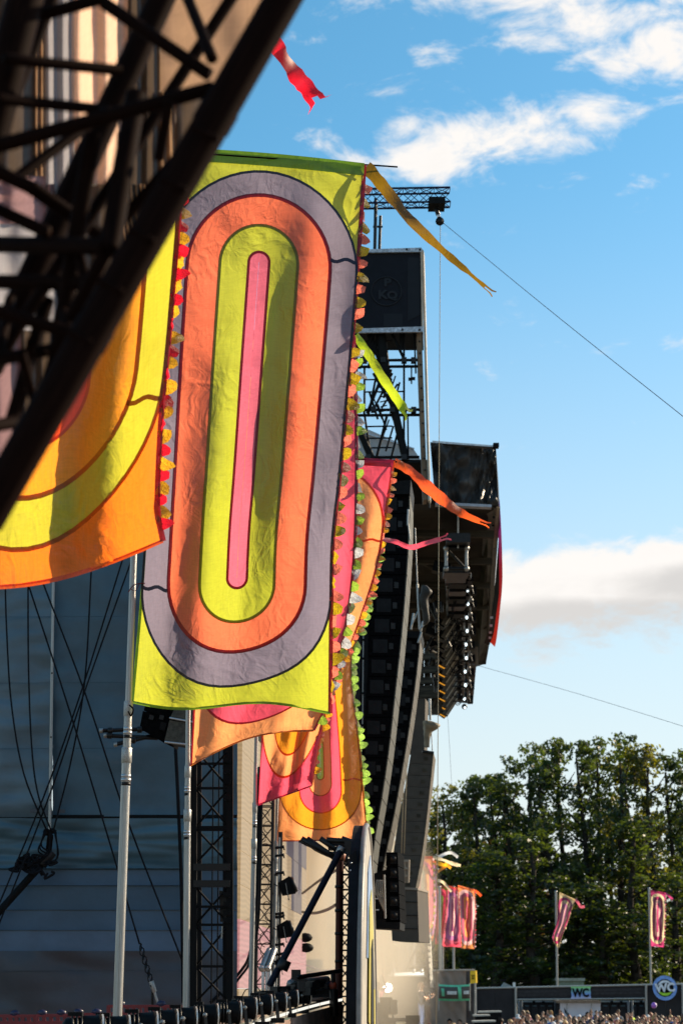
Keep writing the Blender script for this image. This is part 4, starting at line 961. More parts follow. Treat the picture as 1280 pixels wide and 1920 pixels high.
MB().box(V(929, 836, 37.9), (.12, .2, .08)).obj('corner_clamp', BLK, rf)
# underside
MB().prism([V(655, 950, 38.4), V(812, 947, 38.4), V(932, 951, 38.4), V(924, 1010, 42), V(908, 1215, 54), V(770, 1215, 54), V(690, 1215, 54)], (0, .0, .3)).obj('soffit', BR, rf)
MB().prism([V(655, 862, 36.2), V(800, 862, 36.2), V(812, 945, 37.6), V(655, 945, 37.6)], (0, .5, 0)).obj('front_fascia', BLK, rf)
for i, Yb in enumerate((40, 42.5, 45, 47.5, 50, 52.5)):
    f = (Yb - 38) / 16; yy = 1855 - (1855 - 948) * 38 / Yb + 6
    bar('roof_beam', V(690, yy, Yb), V(lerp(928, 906, f), yy + 3, Yb), .12, .16, BR2, rf)
    for j in range(3): rod('roof_brace', V(720 + 60 * j, yy, Yb), V(760 + 60 * j, yy + 22, Yb + 2.4), .04, BR2, rf, 6)
# right hand side: stepped fascias
def fasc(nm, pts, mat, vec=(.08, 0, 0)): MB().prism([V(*p) for p in pts], vec).obj(nm, mat, rf)
fasc('side_rail', [(930, 950, 38.3), (933, 950, 38.3), (924, 1062, 43.5), (921, 1062, 43.5)], pm('rail_tan', (.40, .34, .26), .5, .1), (.02, 0, 0))
fasc('side_fascia', [(926, 950, 38.4), (930, 950, 38.4), (914, 1205, 52), (905, 1200, 52), (900, 1080, 46), (908, 960, 39)], HZ)
fasc('side_fascia', [(915, 1000, 41), (923, 1000, 41), (912, 1205, 52), (905, 1246, 54), (896, 1246, 54), (893, 1100, 47)], BR2)
fasc('side_fascia', [(893, 1060, 47), (906, 1060, 47), (906, 1244, 55.8), (888, 1250, 55.8)], HZ)
fasc('side_fascia', [(872, 1210, 55), (888, 1200, 55), (884, 1309, 63), (869, 1306, 63)], BR2, (.05, .3, 0))
fasc('side_fascia', [(884, 1240, 58), (890, 1240, 58), (884, 1311, 63), (880, 1311, 63)], pm('fascia_brown', (.10, .06, .05), .7), (.05, 0, 0))
fasc('rear_soffit', [(800, 1217, 57), (884, 1216, 57), (884, 1308, 64), (852, 1306, 64), (836, 1260, 62)], BR, (0, .3, 0))
for i in range(16): MB().box(V(lerp(925, 910, i / 15), lerp(970, 1195, i / 15), lerp(39, 51.5, i / 15)), (.05, .05, .04)).obj('bolt_plate', BLK, rf)
# upper gauze flap at the outside, coloured edge
fl = thing('edge_scrim', 'narrow curved scrim at the right roof edge, purple fading down to red', 'scrim', V(930, 1212, 41))
m = bpy.data.materials.new('scrim_gradient'); m.use_nodes = True; t = NT(m.node_tree)
g = t.n('ShaderNodeSeparateXYZ', ins={0: t.n('ShaderNodeTexCoord').outputs['Object']}).outputs[2]
cr = t.n('ShaderNodeValToRGB', ins={0: t.n('ShaderNodeMapRange', ins={0: g, 1: 0.0, 2: 3.2}).outputs[0]})
cr.color_ramp.elements[0].color = (.38, .025, .012, 1); cr.color_ramp.elements[1].color = (.05, .05, .24, 1)
e = cr.color_ramp.elements.new(.55); e.color = (.20, .012, .02, 1); e = cr.color_ramp.elements.new(.78); e.color = (.16, .02, .13, 1)
dd = t.n('ShaderNodeBsdfDiffuse', ins={0: cr.outputs[0]}); tt_ = t.n('ShaderNodeBsdfTranslucent', ins={0: cr.outputs[0]})
t.n('ShaderNodeOutputMaterial', ins={0: t.n('ShaderNodeMixShader', ins={0: .5, 1: dd.outputs[0], 2: tt_.outputs[0]}).outputs[0]})
ro = [(936, 936), (939, 990), (941, 1050), (941, 1095), (936, 1150), (930, 1200), (927, 1213)]
inn = [(934, 945), (934, 1000), (935, 1060), (935, 1110), (930, 1150), (924, 1190), (917, 1203)]
def sf(u, v):
    o = interp(ro, v); i_ = interp(inn, v)
    return V(lerp(i_[0], o[0], u), lerp(i_[1], o[1], u), lerp(39.5, 41.5, v) + .8 * (1 - u))
MB().grid(sf, 6, 40).obj('coloured_edge', m, fl)
for (x, y) in ((919, 1165), (918, 1178), (917, 1192), (914, 1200)): pass
def sf2(u, v):
    y = lerp(1000, 1206, v); x1 = interp(inn, (y - 945) / 255)[0] + 1
    return V(lerp(x1 - 10 * min(1, v * 2), x1, u), y + 4 * u, 42.2)
MB().grid(sf2, 3, 20).obj('inner_flap', BR, fl)
for i, (x, y) in enumerate(((918, 1196), (919, 1186), (920, 1173), (921, 1158))): MB().box(V(x, y, 42.1), (.06 , .02, .05)).obj('lettering_patch', pm('patch_white', (.5, .5, .5), .6), fl)

def ys(y): return 34714 / (1855 - y) * .93
# lamps hanging in the roof: front cube, long row of bars, small lit lenses
rg = thing('lighting_truss', 'small square truss cage hanging under the roof above the row of lamp bars', 'truss', V(855, 1065, 39.5))
c = [(836, 1028), (874, 1028), (874, 1066), (836, 1066)]
for Yc in (38.9, 40.3):
    for i in range(4): rod('tube', V(*c[i], Yc), V(*c[(i + 1) % 4], Yc), .045 if i % 2 == 0 else .035, BLKM if i % 2 == 0 else GALV, rg, 8)
for i in range(4): rod('tube', V(*c[i], 38.9), V(*c[i], 40.3), .04, BLKM, rg, 8); MB().sphere(V(*c[i], 38.9), .065, 8).obj('corner_ball', GALV, rg)
rod('diagonal', V(840, 1032, 39), V(870, 1064, 39), .03, BLKM, rg, 6); rod('hang_chain', V(858, 1028, 38.8), V(858, 962, 38.7), .02, GALV, rg, 5)
MB().box(V(858, 1012, 38.7), (.5, .4, .2)).obj('motor', BLKM, rg); MB().box(V(854, 1074, 40), (.55, .6, .14)).box(V(854, 1084, 40.6), (.45, .6, .1)).obj('frame', BLKM, rg)
for i in range(5): MB().box(V(860 - i, 1090 + i * 14, ys(1090 + i * 14)), (.62 - .05 * i, .5, .10)).box(V(858 - i, 1097 + i * 14, ys(1090 + i * 14)), (.4, .5, .07)).obj('dimmer_bar', BLKM if i % 2 else BLK, rg)
LBR = pm('lamp_bar_brown', (.085, .068, .048), .5, .3, .25, 8); AMB = emit('amber_glow', (1, .42, .04), .5)
for i in range(11):
    f = i / 10; x, y, Yl = lerp(846, 848, f), lerp(1150, 1318, f ** .85), 0; Yl = ys(y); k = Yl / F * lerp(1.0, .95, f)
    t = thing('lamp_bar', 'slanted brown lamp bar, %s of the row hanging under the roof' % (ords[i] if i else 'topmost'), 'lamp', V(x, y, Yl), 'slanted lamp bars under the roof')
    a, b = V(x - 15, y + 23, Yl), V(x + 13, y - 20, Yl)
    bar('bar_body', a, b, 8.5 * k, 12 * k, LBR, t); bar('bar_front', a + Vector((3.6 * k, -.2, 0)), b + Vector((3.6 * k, -.2, 0)), 3 * k, 2 * k, pm('bar_face', (.42, .35, .26), .5, .2), t)
    MB().prism([a + Vector((-16 * k, 0, 7 * k)), a + Vector((0, 0, -4 * k)), a + Vector((8 * k, 0, 4 * k)), a + Vector((-8 * k, 0, 16 * k))], (0, .4, 0)).obj('end_housing', BLK, t)
    if i > 3: bar('amber_lens', a + Vector((-10 * k, -.05, 2 * k)), a + Vector((1 * k, -.05, -4 * k)), 2.2 * k, .03, AMB, t)
    rod('yoke', b, b + Vector((6 * k, 0, 3 * k)), 1.6 * k, GALV, t, 6)
LEN = emit('lamp_lens_glow', (.80, .95, 1.0), 1.6)
for i in range(9):
    f = i / 8; x, y, Yl = lerp(877, 871, f) + 1.5 * (i % 2), lerp(1107, 1310, f), 0; Yl = ys(y); k = Yl / F
    t = thing('moving_head', 'small bright round lamp, %s from the top in the column at the roof edge' % ords[i] if i else 'small round lamp with a bright lens, topmost in the column at the roof edge', 'lamp', V(x, y, Yl), 'small lamps along the roof edge')
    MB().sphere(V(x + 3, y - 6, Yl), 7 * k, 10).obj('head', BLKM, t)
    MB().sphere(V(x - 1, y, Yl - .2), 3.6 * k, 8, sc=(.7, .5, 1)).obj('lens', LEN, t)
    MB().box(V(x + 10, y + 2, Yl + .2), (10 * k, .3, 14 * k)).obj('base', BLK, t); rod('arm', V(x + 4, y - 14, Yl), V(x + 9, y + 6, Yl), 2 * k, BLKM, t, 6)
rnd = random.Random(17)
for i in range(12):
    f = i / 11; x, y, Yl = lerp(862, 861, f) + rnd.uniform(-2, 2), lerp(1100, 1306, f), 0; Yl = ys(y); k = Yl / F
    t = thing('hanging_spot', 'small black unlit spotlight, %s from top between lamp bars and bright lamps' % (ords[i] if i else 'topmost'), 'lamp', V(x, y, Yl), 'unlit spotlights under the roof')
    a = V(x, y, Yl); tl = rnd.uniform(-.6, .6); d = Vector((math.sin(tl), -.3, -math.cos(tl)))
    MB().tube([a - d * 5 * k, a, a + d * 7 * k], [3.5 * k, 5 * k, 5.6 * k], 10).obj('head', BLKM if i % 2 else BLK, t)
    rod('yoke', a + Vector((0, 0, 9 * k)), a, 1.2 * k, BLKM, t, 6); rod('edge_glint', a + d * 7 * k + Vector((4 * k, -.1, 0)), a - d * 4 * k + Vector((4 * k, -.1, 0)), .7 * k, GALV, t, 5)
    MB().box(V(x - 1, y - 9, Yl), (11 * k, .4, 4 * k)).obj('base', BLK, t)
for j, (xa, xb) in enumerate(((838, 843), (869, 868), (880, 877))):
    rod('hang_pipe', V(xa, 1075, ys(1075)), V(xb, 1316, ys(1316)), .04, BLKM, rg, 6)
for i in range(26):
    f = i / 25; yy = lerp(1078, 1314, f); Yl = ys(yy)
    rod('cross_pipe', V(lerp(838, 843, f), yy, Yl), V(lerp(880, 877, f), yy + rnd.uniform(-4, 4), Yl), .022, BLKM, rg, 5)
for i in range(22):
    yy = rnd.uniform(1060, 1290); xx = rnd.uniform(800, 838); Yl = ys(yy) * .99
    if i % 2: rod('stray_pipe', V(xx, yy, Yl), V(xx + rnd.uniform(-14, 16), yy + rnd.uniform(10, 34), Yl), .035, BLKM, rg, 6)
    else: MB().box(V(xx, yy, Yl), (rnd.uniform(.12, .3), .3, rnd.uniform(.12, .4)), 0, ry=rnd.uniform(-.6, .6)).obj('dark_fitting', BLK, rg)
mb = MB()
for i in range(16):
    f = rnd.random(); yy = lerp(1085, 1300, f); Yl = ys(yy); a = V(rnd.uniform(838, 872), yy, Yl); b = V(rnd.uniform(838, 878), yy + rnd.uniform(-6, 10), Yl)
    mb.tube(curve([a, a.lerp(b, .5) + Vector((0, 0, -rnd.uniform(.1, .35))), b], 5), .018, 4)
tag(mb.obj('cable_swags', BLKC, base=V(860, 1200, 55)), 'loops of black cable sagging between the lamps under the roof', 'cables', kind='stuff')
t = thing('moving_head', 'lone lamp dangling below the far right end of the roof', 'lamp', V(871, 1322, 63))
MB().sphere(V(870, 1325, 63), .10, 8).sphere(V(872, 1314, 63), .08, 8).obj('head', BLKM, t); rod('hanger', V(872, 1300, 63), V(871, 1318, 63), .03, BLKM, t); MB().sphere(V(871, 1327, 62.9), .045, 6).obj('lens', LEN, t)
bar('arm', V(852, 1311, 63), V(884, 1311, 63), .07, .06, BLKM, t)
for i in range(3): MB().tube(curve([V(852, 1315 + i * 2, 62.9), V(858, 1319 + i * 2, 62.9), V(866, 1314 + i, 62.9)], 4), .010, 4).obj('cable', BLKC, t)
# far roof lattice with the sky behind
fl_ = thing('roof_lattice', 'hazy open steel lattice at the far roof end with sky between the bars', 'truss', V(800, 1330, 58))
for y0, h in ((1232, 10), (1257, 6), (1277, 8), (1292, 5), (1304, 7), (1335, 10)): bar('beam', V(755, y0, 57), V(832 - (y0 > 1290) * 12, y0 - 1, 57), h * 57 / F, .2, BR2, fl_)
for x, w in ((788, 5), (801, 5), (814, 6), (822, 7), (775, 4)): bar('post', V(x, 1215, 57.2), V(x, 1338, 57.2), w * 57 / F, .2, BR2, fl_)
for a, b in (((780, 1258), (792, 1240)), ((790, 1258), (778, 1240)), ((784, 1276), (792, 1258)), ((796, 1300), (806, 1280)), ((806, 1335), (818, 1306)), ((776, 1335), (790, 1306)), ((800, 1240), (812, 1258)), ((812, 1240), (800, 1258))): rod('brace', V(*a, 57.1), V(*b, 57.1), .045, BR2, fl_, 6)
MB().prism([V(818, 1258, 57), V(826, 1258, 57), V(828, 1240, 57), V(816, 1236, 57)], (0, .2, 0)).obj('plate', pm('lattice_tan', (.30, .24, .17), .6), fl_)

# ------------------------------------------------------------------ hoists with cloth covers
def hoist(lab, pts, Y, mat, extra):
    t = thing('hoist_motor', lab, 'hoist', V(pts[0][0], pts[0][1], Y), 'covered chain hoists')
    xs = [p[0] for p in pts]
    def fn(u, v):
        a = interp([(p[0] - p[2], p[1]) for p in pts], v); b = interp([(p[0] + p[2], p[1]) for p in pts], v); c_ = (a[0] + b[0]) / 2; w = (b[0] - a[0]) / 2
        th = u * 2 * math.pi; k = Y / F; wob = 1 + .22 * noise.noise(Vector((math.cos(th) * 2, math.sin(th) * 2, v * 5)))
        return V(c_, a[1], Y) + Vector((math.cos(th) * w * k * wob, math.sin(th) * w * k * wob, 0))
    MB().grid(fn, 20, 20).obj('cloth_cover', mat, t)
    for a, b, r in extra: rod('chain', V(*a, Y), V(*b, Y), r, GALV, t, 6)
    return t
hoist('covered chain hoist hanging between the two nearest speaker columns', [(795, 1098, 5), (799, 1110, 11), (794, 1122, 9), (796, 1140, 7), (799, 1165, 6), (795, 1172, 3)], 33, pm('cover_black', (.05, .043, .036), .5, 0, .2, 6, .5, 20), [((778, 990), (782, 1095), .009), ((782, 1095), (786, 1180), .02), ((786, 1140), (770, 1175), .014), ((796, 1170), (786, 1182), .015)])
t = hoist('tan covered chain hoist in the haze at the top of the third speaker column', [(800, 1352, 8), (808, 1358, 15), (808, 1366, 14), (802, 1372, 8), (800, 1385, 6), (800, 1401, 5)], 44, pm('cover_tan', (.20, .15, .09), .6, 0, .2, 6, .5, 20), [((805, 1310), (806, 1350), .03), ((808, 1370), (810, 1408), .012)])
MB().prism([V(792, 1406, 43.9), V(813, 1409, 43.9), V(813, 1413, 43.9), V(792, 1409, 43.9)], (0, .5, 0)).obj('lifting_frame', BLKM, t)

# ------------------------------------------------------------------ hanging speaker columns
def array(lab, L, Rr, Y, n, vec, side, grille, group, gw=9, extra=None, frame=True):
    t = thing('speaker_column', lab, 'speakers', V((L[-1][0] + Rr[-1][0]) / 2, L[-1][1], Y), group)
    for i in range(n):
        a0, a1 = i / n + .0012, (i + 1) / n - .0012
        l0, l1, r0, r1 = interp(L, a0), interp(L, a1), interp(Rr, a0), interp(Rr, a1)
        cab = MB().prism([V(*l0, Y), V(*r0, Y), V(*r1, Y), V(*l1, Y)], vec).obj('cabinet', side, t)
        g = [V(*r0, Y - .01), V(*r1, Y - .01)]; k = Y / F; q = Vector(vec)
        ins = .0012
        MB().prism([g[0], g[0] + Vector((.02, 0, 0)), g[1] + Vector((.02, 0, 0)), g[1]], q + Vector((gw * k * .0, 0, 0))).obj('grille', grille, t)
        if i % 2 == 0 or True:
            m_ = interp(L, (a0 + a1) / 2); n_ = interp(Rr, (a0 + a1) / 2)
            hx, hy = lerp(m_[0], n_[0], .72), lerp(m_[1], n_[1], .72)
            hh = (l1[1] - l0[1]) * .16
            MB().prism([V(hx - 4, hy - hh, Y - .012), V(hx + 4, hy - hh + 1, Y - .012), V(hx + 4, hy + hh, Y - .012), V(hx - 4, hy + hh, Y - .012)], (0, .01, 0)).obj('handle', BLKM if side is BOXM else BR2, cab)
            px0 = lerp(m_[0], n_[0], .12); px1 = lerp(m_[0], n_[0], .6)
            MB().prism([V(px0, hy - hh * 2.2, Y - .008), V(px1, hy - hh * 2.1, Y - .008), V(px1, hy + hh * 2.2, Y - .008), V(px0, hy + hh * 2.1, Y - .008)], (0, .007, 0)).obj('side_panel', pm('cab_side', (.009, .009, .010), .55, 0, .2) if side is BOXM else HB, cab)
    return t
GA = 'hanging speaker columns of the stage'
L1 = [(712, 925), (708, 1000), (700, 1110), (693, 1200), (686, 1300), (679, 1400), (671, 1500), (668, 1580), (666, 1650)]
R1 = [(766, 925), (765, 1000), (758, 1110), (750, 1200), (738, 1310), (728, 1400), (715, 1490), (700, 1580), (692, 1650)]
a1_ = array('nearest and longest black speaker column, curving down beside the banners with a lit mesh edge', L1, R1, 30.0, 19, (.10, 1.25, 0), BOXM, GRILL, GA)
gpx('top_frame', [(700, 905), (770, 900), (768, 926), (706, 927)], 29.9, (.1, 1.2, 0), BLK, a1_)
rod('lift_chain', V(764, 985, 29.6), V(765, 955, 29.6), .018, GALV, a1_, 6); rod('lift_chain', V(768, 1012, 29.6), V(765, 982, 29.6), .012, GALV, a1_, 6)
L2 = [(757, 1196), (747, 1240), (738, 1330), (727, 1420), (712, 1500), (700, 1580), (690, 1660), (684, 1700)]
R2 = [(786, 1196), (782, 1240), (772, 1320), (760, 1400), (748, 1470), (735, 1540), (722, 1600), (706, 1690)]
a2_ = array('second black speaker column, behind and right of the longest one', L2, R2, 34.5, 15, (.10, 1.25, 0), BOXM, pm('grille_tan', (.070, .058, .040), .6, .2, .2, 30, .4, 150), GA)
gpx('top_frame', [(752, 1182), (790, 1184), (788, 1197), (754, 1194)], 34.4, (.1, 1.2, 0), BLK, a2_)
for a, b in (((788, 1185), (792, 1165)), ((783, 1205), (790, 1185)), ((770, 1180), (775, 1150))): rod('lift_chain', V(*a, 34.3), V(*b, 34.3), .02, GALV, a2_, 6)
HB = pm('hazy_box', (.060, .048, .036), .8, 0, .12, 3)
L3 = [(770, 1410), (758, 1480), (746, 1540), (734, 1620), (726, 1670)]
R3 = [(811, 1412), (805, 1470), (797, 1545), (788, 1610), (777, 1668)]
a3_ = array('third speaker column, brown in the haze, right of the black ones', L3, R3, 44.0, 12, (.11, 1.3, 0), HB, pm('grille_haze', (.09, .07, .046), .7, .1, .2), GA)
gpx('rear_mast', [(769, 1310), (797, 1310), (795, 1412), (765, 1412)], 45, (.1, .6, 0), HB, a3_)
L4 = [(722, 1598), (724, 1640), (700, 1742), (695, 1742)]
sb = thing('speaker_stack', 'short black stack of stage speakers hanging below the long columns, cables down its back', 'speakers', V(722, 1742, 29))
for i in range(5):
    y0, y1 = 1598 + i * 26.4, 1598 + (i + 1) * 26.4 - 1.2
    gpx('cabinet', [(724, y0), (745 + i, y0), (746 + i, y1), (723, y1)], 29, (.12, .8, 0), BOXM, sb)
    gpx('side_plate', [(731, y0 + 4), (743 + i, y0 + 4), (743 + i, y1 - 4), (731, y1 - 4)], 28.97, (0, .02, 0), pm('cab_side', (.009, .009, .010), .5), sb)
    MB().tube([V(737 + i * .5, (y0 + y1) / 2, 28.96), V(737 + i * .5, (y0 + y1) / 2, 28.94)], .045, 12).obj('driver_cap', BLKM, sb)
gpx('rear_box', [(694, 1640), (724, 1630), (722, 1725), (694, 1725)], 29.1, (.1, .7, 0), BLK, sb)
gpx('bottom_plate', [(694, 1724), (750, 1722), (749, 1743), (694, 1740)], 29.0, (.1, .8, 0), BLK, sb)
mb = MB()
for i in range(5): mb.tube(curve([V(706 + i * 3, 1650, 28.8), V(704 + 4 * i, 1672, 28.75), V(712 + 2 * i, 1690, 28.75), V(720, 1708, 28.8)], 5), .009, 5)
mb.obj('signal_cable', pm('cable_grey', (.30, .28, .24), .4), sb)
rod('steel_strip', V(720, 1640, 28.7), V(722, 1722, 28.7), .014, GALV, sb, 6)
for x, y in ((698, 1687), (706, 1685), (699, 1710), (707, 1706)): MB().box(V(x, y, 29.05), (.05, .02, .016)).obj('label_plate', pm('plate_white', (.6, .6, .6), .5), sb)
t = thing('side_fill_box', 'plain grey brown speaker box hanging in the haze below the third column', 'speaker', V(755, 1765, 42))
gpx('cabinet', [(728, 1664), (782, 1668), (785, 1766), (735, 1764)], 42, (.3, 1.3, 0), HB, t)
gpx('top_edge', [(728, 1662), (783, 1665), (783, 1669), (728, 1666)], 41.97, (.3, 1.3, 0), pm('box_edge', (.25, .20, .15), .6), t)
for y in (1690, 1715, 1740): gpx('panel_joint', [(731, y), (783, y + 1), (783, y + 2), (731, y + 1)], 41.98, (0, .02, 0), BLK, t)
t = thing('small_motor', 'small pale rigging frame in the haze between second column and grey box', 'rigging', V(760, 1660, 43))
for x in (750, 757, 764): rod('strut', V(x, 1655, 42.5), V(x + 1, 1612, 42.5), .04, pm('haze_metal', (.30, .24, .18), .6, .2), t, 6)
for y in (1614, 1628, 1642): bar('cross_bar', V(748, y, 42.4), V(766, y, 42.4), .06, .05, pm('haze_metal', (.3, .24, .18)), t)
for x, y in ((753, 1455), (750, 1500), (757, 1560)):
    pass
for i, x in enumerate((752, 757)): cable('cable', '%s of two thin tan hoist cables in front of the third speaker column' % ('left' if i == 0 else 'right'), [V(x + 8, 1340, 41.5), V(x, 1600, 41.5)], .012, CBW)
# dark masts and supports behind the nearest column
t = thing('rear_mast', 'silver edged black mast partly hidden between banners and the nearest speaker column', 'mast', V(676, 1500, 33))
for x, w, m_ in ((669, .08, BLKM), (678, .02, GALV), (684, .05, BLK)): bar('mast_tube', V(x, 1500, 33), V(x + 3, 1160, 33), w, w, m_, t)
for y in (1200, 1235, 1300, 1360, 1420): bar('mast_rung', V(655, y, 33), V(690, y, 33), .04, .04, BLK, t)
gpx('grey_case', [(663, 1215), (676, 1210), (675, 1290), (663, 1292)], 33.5, (0, .3, 0), pm('case_grey', (.12, .11, .10), .4), t)
t = thing('black_masking', 'black masking cloth filling the space behind the nearest speaker column', 'cloth', V(700, 1300, 37))
MB().grid(lambda u, v: V(lerp(lerp(655, 640, v), lerp(770, 725, v), u), lerp(900, 1590, v), 37 + .12 * math.sin(u * 30)), 40, 8).obj('drape', BLKC, t)

# ------------------------------------------------------------------ far side of the stage, in the smoke
def zat(py, Y): return V(640, py, Y).z
MB().prism([(-3.5, 52, .9), (5.2, 52, .9), (4.6, 74, .9), (-3.5, 74, .9)], (0, 0, .62))
STF = MB().prism([(-4.5, 48, .7), (3.4, 48, .7), (4.0, 74, .7), (-4.5, 74, .7)], (0, 0, .72)).obj('stage_floor', BLK); struct(STF)
bd = thing('smoke_glow_sheet', 'pale tan cloth added behind the far stage as the colour of sunlit smoke', 'backdrop', V(610, 1900, 76))
MB().grid(lambda u, v: V(lerp(540, 722, u), lerp(1540, 1905, v), 76) + Vector((0, .015 * math.sin(u * 26), 0)), 60, 8).obj('sheet', cloth('backdrop_cloth', (.62, .45, .28), trans=.8, crease=.1), bd)  # added sheet, its tan colour stands in for sunlit smoke
cr_ = thing('far_rig', 'faint pinkish steel rig seen through the smoke at the foot of the tan cloth', 'rig', V(590, 1845, 72))
PKM = pm('pink_steel', (.50, .26, .24), .6, 0, .2)
for a, b in (((567, 1822), (645, 1818)), ((567, 1830), (640, 1826)), ((570, 1808), (600, 1820)), ((600, 1838), (636, 1820)), ((575, 1838), (625, 1838)), ((585, 1812), (585, 1838)), ((600, 1816), (600, 1838)), ((615, 1818), (615, 1838))):
    rod('pipe', V(*a, 72), V(*b, 72), .04, PKM, cr_, 6)
ds_ = thing('monitor_wall', 'large dark screen at the far end of the stage, half lost in smoke', 'screen', V(750, 1905, 70))
gpx('panel', [(712, 1830), (797, 1830), (797, 1908), (712, 1908)], 70, (0, .3, 0), pm('far_screen', (.05, .045, .04), .5), ds_)
gpx('frame', [(712, 1828), (797, 1828), (797, 1831), (712, 1831)], 69.9, (0, .3, 0), ALU, ds_)
t = thing('tube_light', 'bright white tube light lying along the top of the far screen', 'tube light', V(762, 1826, 69.5))
rod('tube', V(733, 1827, 69.5), V(794, 1825, 69.5), .055, emit('tube_white', (.92, 1, .92), 1.3), t, 8)
for x in (738, 775, 790): MB().sphere(V(x, 1822, 69.5), .09, 8, sc=(.7, .7, 1.3)).obj('bulb_holder', ALU, t)
t = thing('tube_light', 'small white tube light on a low desk in the stage smoke', 'tube light', V(733, 1883, 66))
rod('tube', V(723, 1883, 66), V(745, 1883, 66), .05, emit('tube_white', (.92, 1, .92), 1.3), t, 8)
t = thing('spotlight', 'blazing white spotlight facing the camera in the stage smoke', 'spotlight', V(728, 1853, 64))
lampc = V(727, 1852, 64)
MB().tube([lampc + Vector((0, .35, 0)), lampc + Vector((0, .05, 0))], .17, 14).obj('housing', BLKM, t)
MB().tube([lampc + Vector((0, .05, 0)), lampc + Vector((0, 0, 0))], .14, 16).obj('lens', emit('spot_glow', (1, .98, .92), 22), t)
bar('yoke', lampc + Vector((.0, .3, -.2)), lampc + Vector((0, .3, -.8)), .05, .05, BLKM, t)
sld = bpy.data.lights.new('spot_lamp', 'SPOT'); slo = bpy.data.objects.new('spot_lamp', sld); COL.objects.link(slo); slo.parent = t
slo.location = Vector((0, -.1, 0)) + (lampc - wl(t)); sld.energy = 3000; sld.spot_size = R(100); sld.shadow_soft_size = .12; sld.color = (1, .95, .85)
slo.rotation_euler = (R(90), 0, 0)
for i, (x, r) in enumerate(((748, .05), (753, .05), (758, .05), (763, .04), (767, .05), (774, .06))):
    pass
pg = thing('pole_cluster', 'group of pale upright poles behind the far stage screen', 'poles', V(760, 1830, 78))
for x in (748, 753, 757, 763, 767, 774): rod('pole', V(x, 1905, 78), V(x, 1700, 78), .055, GALV, pg, 8)
mt = thing('lifting_mast', 'black lattice mast with a pale sunlit edge behind the cameraman', 'mast', V(803, 1860, 67))
bar('dark_leg', V(803, 1858, 67), V(797, 1750, 67), .09, .1, BLK, mt); bar('pale_leg', V(809, 1855, 67), V(804, 1752, 67), .10, .12, pm('pale_leg', (.60, .50, .38), .5), mt)
for i in range(9): bar('rung', V(799, 1760 + i * 11, 66.9), V(806, 1762 + i * 11, 66.9), .04, .05, BLKM, mt)
rod('side_brace', V(793, 1752, 67), V(763, 1815, 67), .04, BLKM, mt, 6); rod('cross_arm', V(800, 1811, 67), V(766, 1815, 67), .05, BLKM, mt, 6)
rod('side_brace', V(772, 1790, 67), V(762, 1818, 67), .03, BLKM, mt, 6)
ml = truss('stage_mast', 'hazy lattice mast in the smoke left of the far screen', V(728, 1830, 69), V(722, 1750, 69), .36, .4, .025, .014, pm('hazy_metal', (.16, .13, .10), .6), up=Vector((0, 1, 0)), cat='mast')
# tan tarp booth with banner and yellow sign
bt_ = thing('tarp_booth', 'tan tarpaulin covered booth right of the stage with folds in its cloth', 'booth', V(850, 1950, 74))
TT = pm('tan_tarp', (.30, .225, .175), .7, 0, .1, 1.5, .4, 6); TD = pm('dark_tarp', (.06, .055, .055), .7, 0, .2, 2)
def tf(x0, x1, y0, y1, Y, seed, amp=.12):
    def fn(u, v):
        p = V(lerp(x0, x1, u), lerp(y0, y1, v), Y); p.y += amp * noise.noise(Vector((p.x * 2.2, p.z * .8 + p.x, seed))) + amp * .7 * noise.noise(Vector((p.x * 6 + p.z * 3, p.z * 1.5, seed + 2))); return p
    return MB().grid(fn, 40, 20)
tf(806, 873, 1820, 1960, 74, 1).obj('cloth_panel', TT, bt_); tf(871, 891, 1820, 1960, 74.05, 5, .06).obj('dark_panel', TD, bt_); tf(780, 808, 1838, 1960, 74.3, 8).obj('cloth_panel', TT, bt_)
rod('edge_pipe', V(890, 1960, 73.7), V(890, 1843, 73.7), .04, GALV, bt_); rod('top_pipe', V(806, 1820, 73.8), V(890, 1819, 73.8), .04, pm('pipe_tan', (.4, .33, .26), .5), bt_)
bn = thing('printed_banner', 'dark sagging banner with mint green edges and white patches, tied to the tan booth', 'banner', V(850, 1876, 73))
def bf(u, v, o=0.0):
    return V(lerp(822, 880, u), lerp(1847 + 1.5 * math.sin(u * 3.14), 1874 + 1 * math.sin(u * 3.14), v), 73.2 - .12 * math.sin(v * 3.14) - o)
GRN = pm('mint_green', (.16, .62, .34), .6, 0, .1); WHT = pm('banner_white', (.75, .75, .70), .6)
MB().grid(bf, 24, 8).obj('cloth', pm('banner_dark', (.10, .08, .065), .6), bn)
for v0, v1 in ((-.06, .08), (.93, 1.08)): MB().grid(lambda u, v: bf(u, lerp(v0, v1, v), .012), 24, 2).obj('green_border', GRN, bn)
MB().grid(lambda u, v: bf(lerp(.61, .72, u) + .03 * v, v, .02), 4, 8).obj('green_band', GRN, bn)
for u0, u1 in ((.27, .58), (.80, .98)): MB().grid(lambda u, v: bf(lerp(u0, u1, u), lerp(.38, .62, v), .025), 6, 3).obj('white_patch', WHT, bn)
for du in (.08, .12): MB().grid(lambda u, v: bf(du + .05 * u + .02 * v, lerp(.2, .75, v), .02), 2, 4).obj('green_mark', GRN, bn)
for x in (822, 880): rod('tie_pipe', V(x, 1895, 73.3), V(x, 1843, 73.3), .03, GALV, bn, 6)
ys = thing('yellow_sign', 'yellow sign with small black print on the corner of the tan booth', 'sign', V(886, 1844, 72.8))
gpx('board', [(881, 1820), (891, 1820), (892, 1843), (881, 1844)], 72.8, (.05, .05, 0), pm('yellow_paint', (.90, .56, .01), .5, 0, .04), ys)
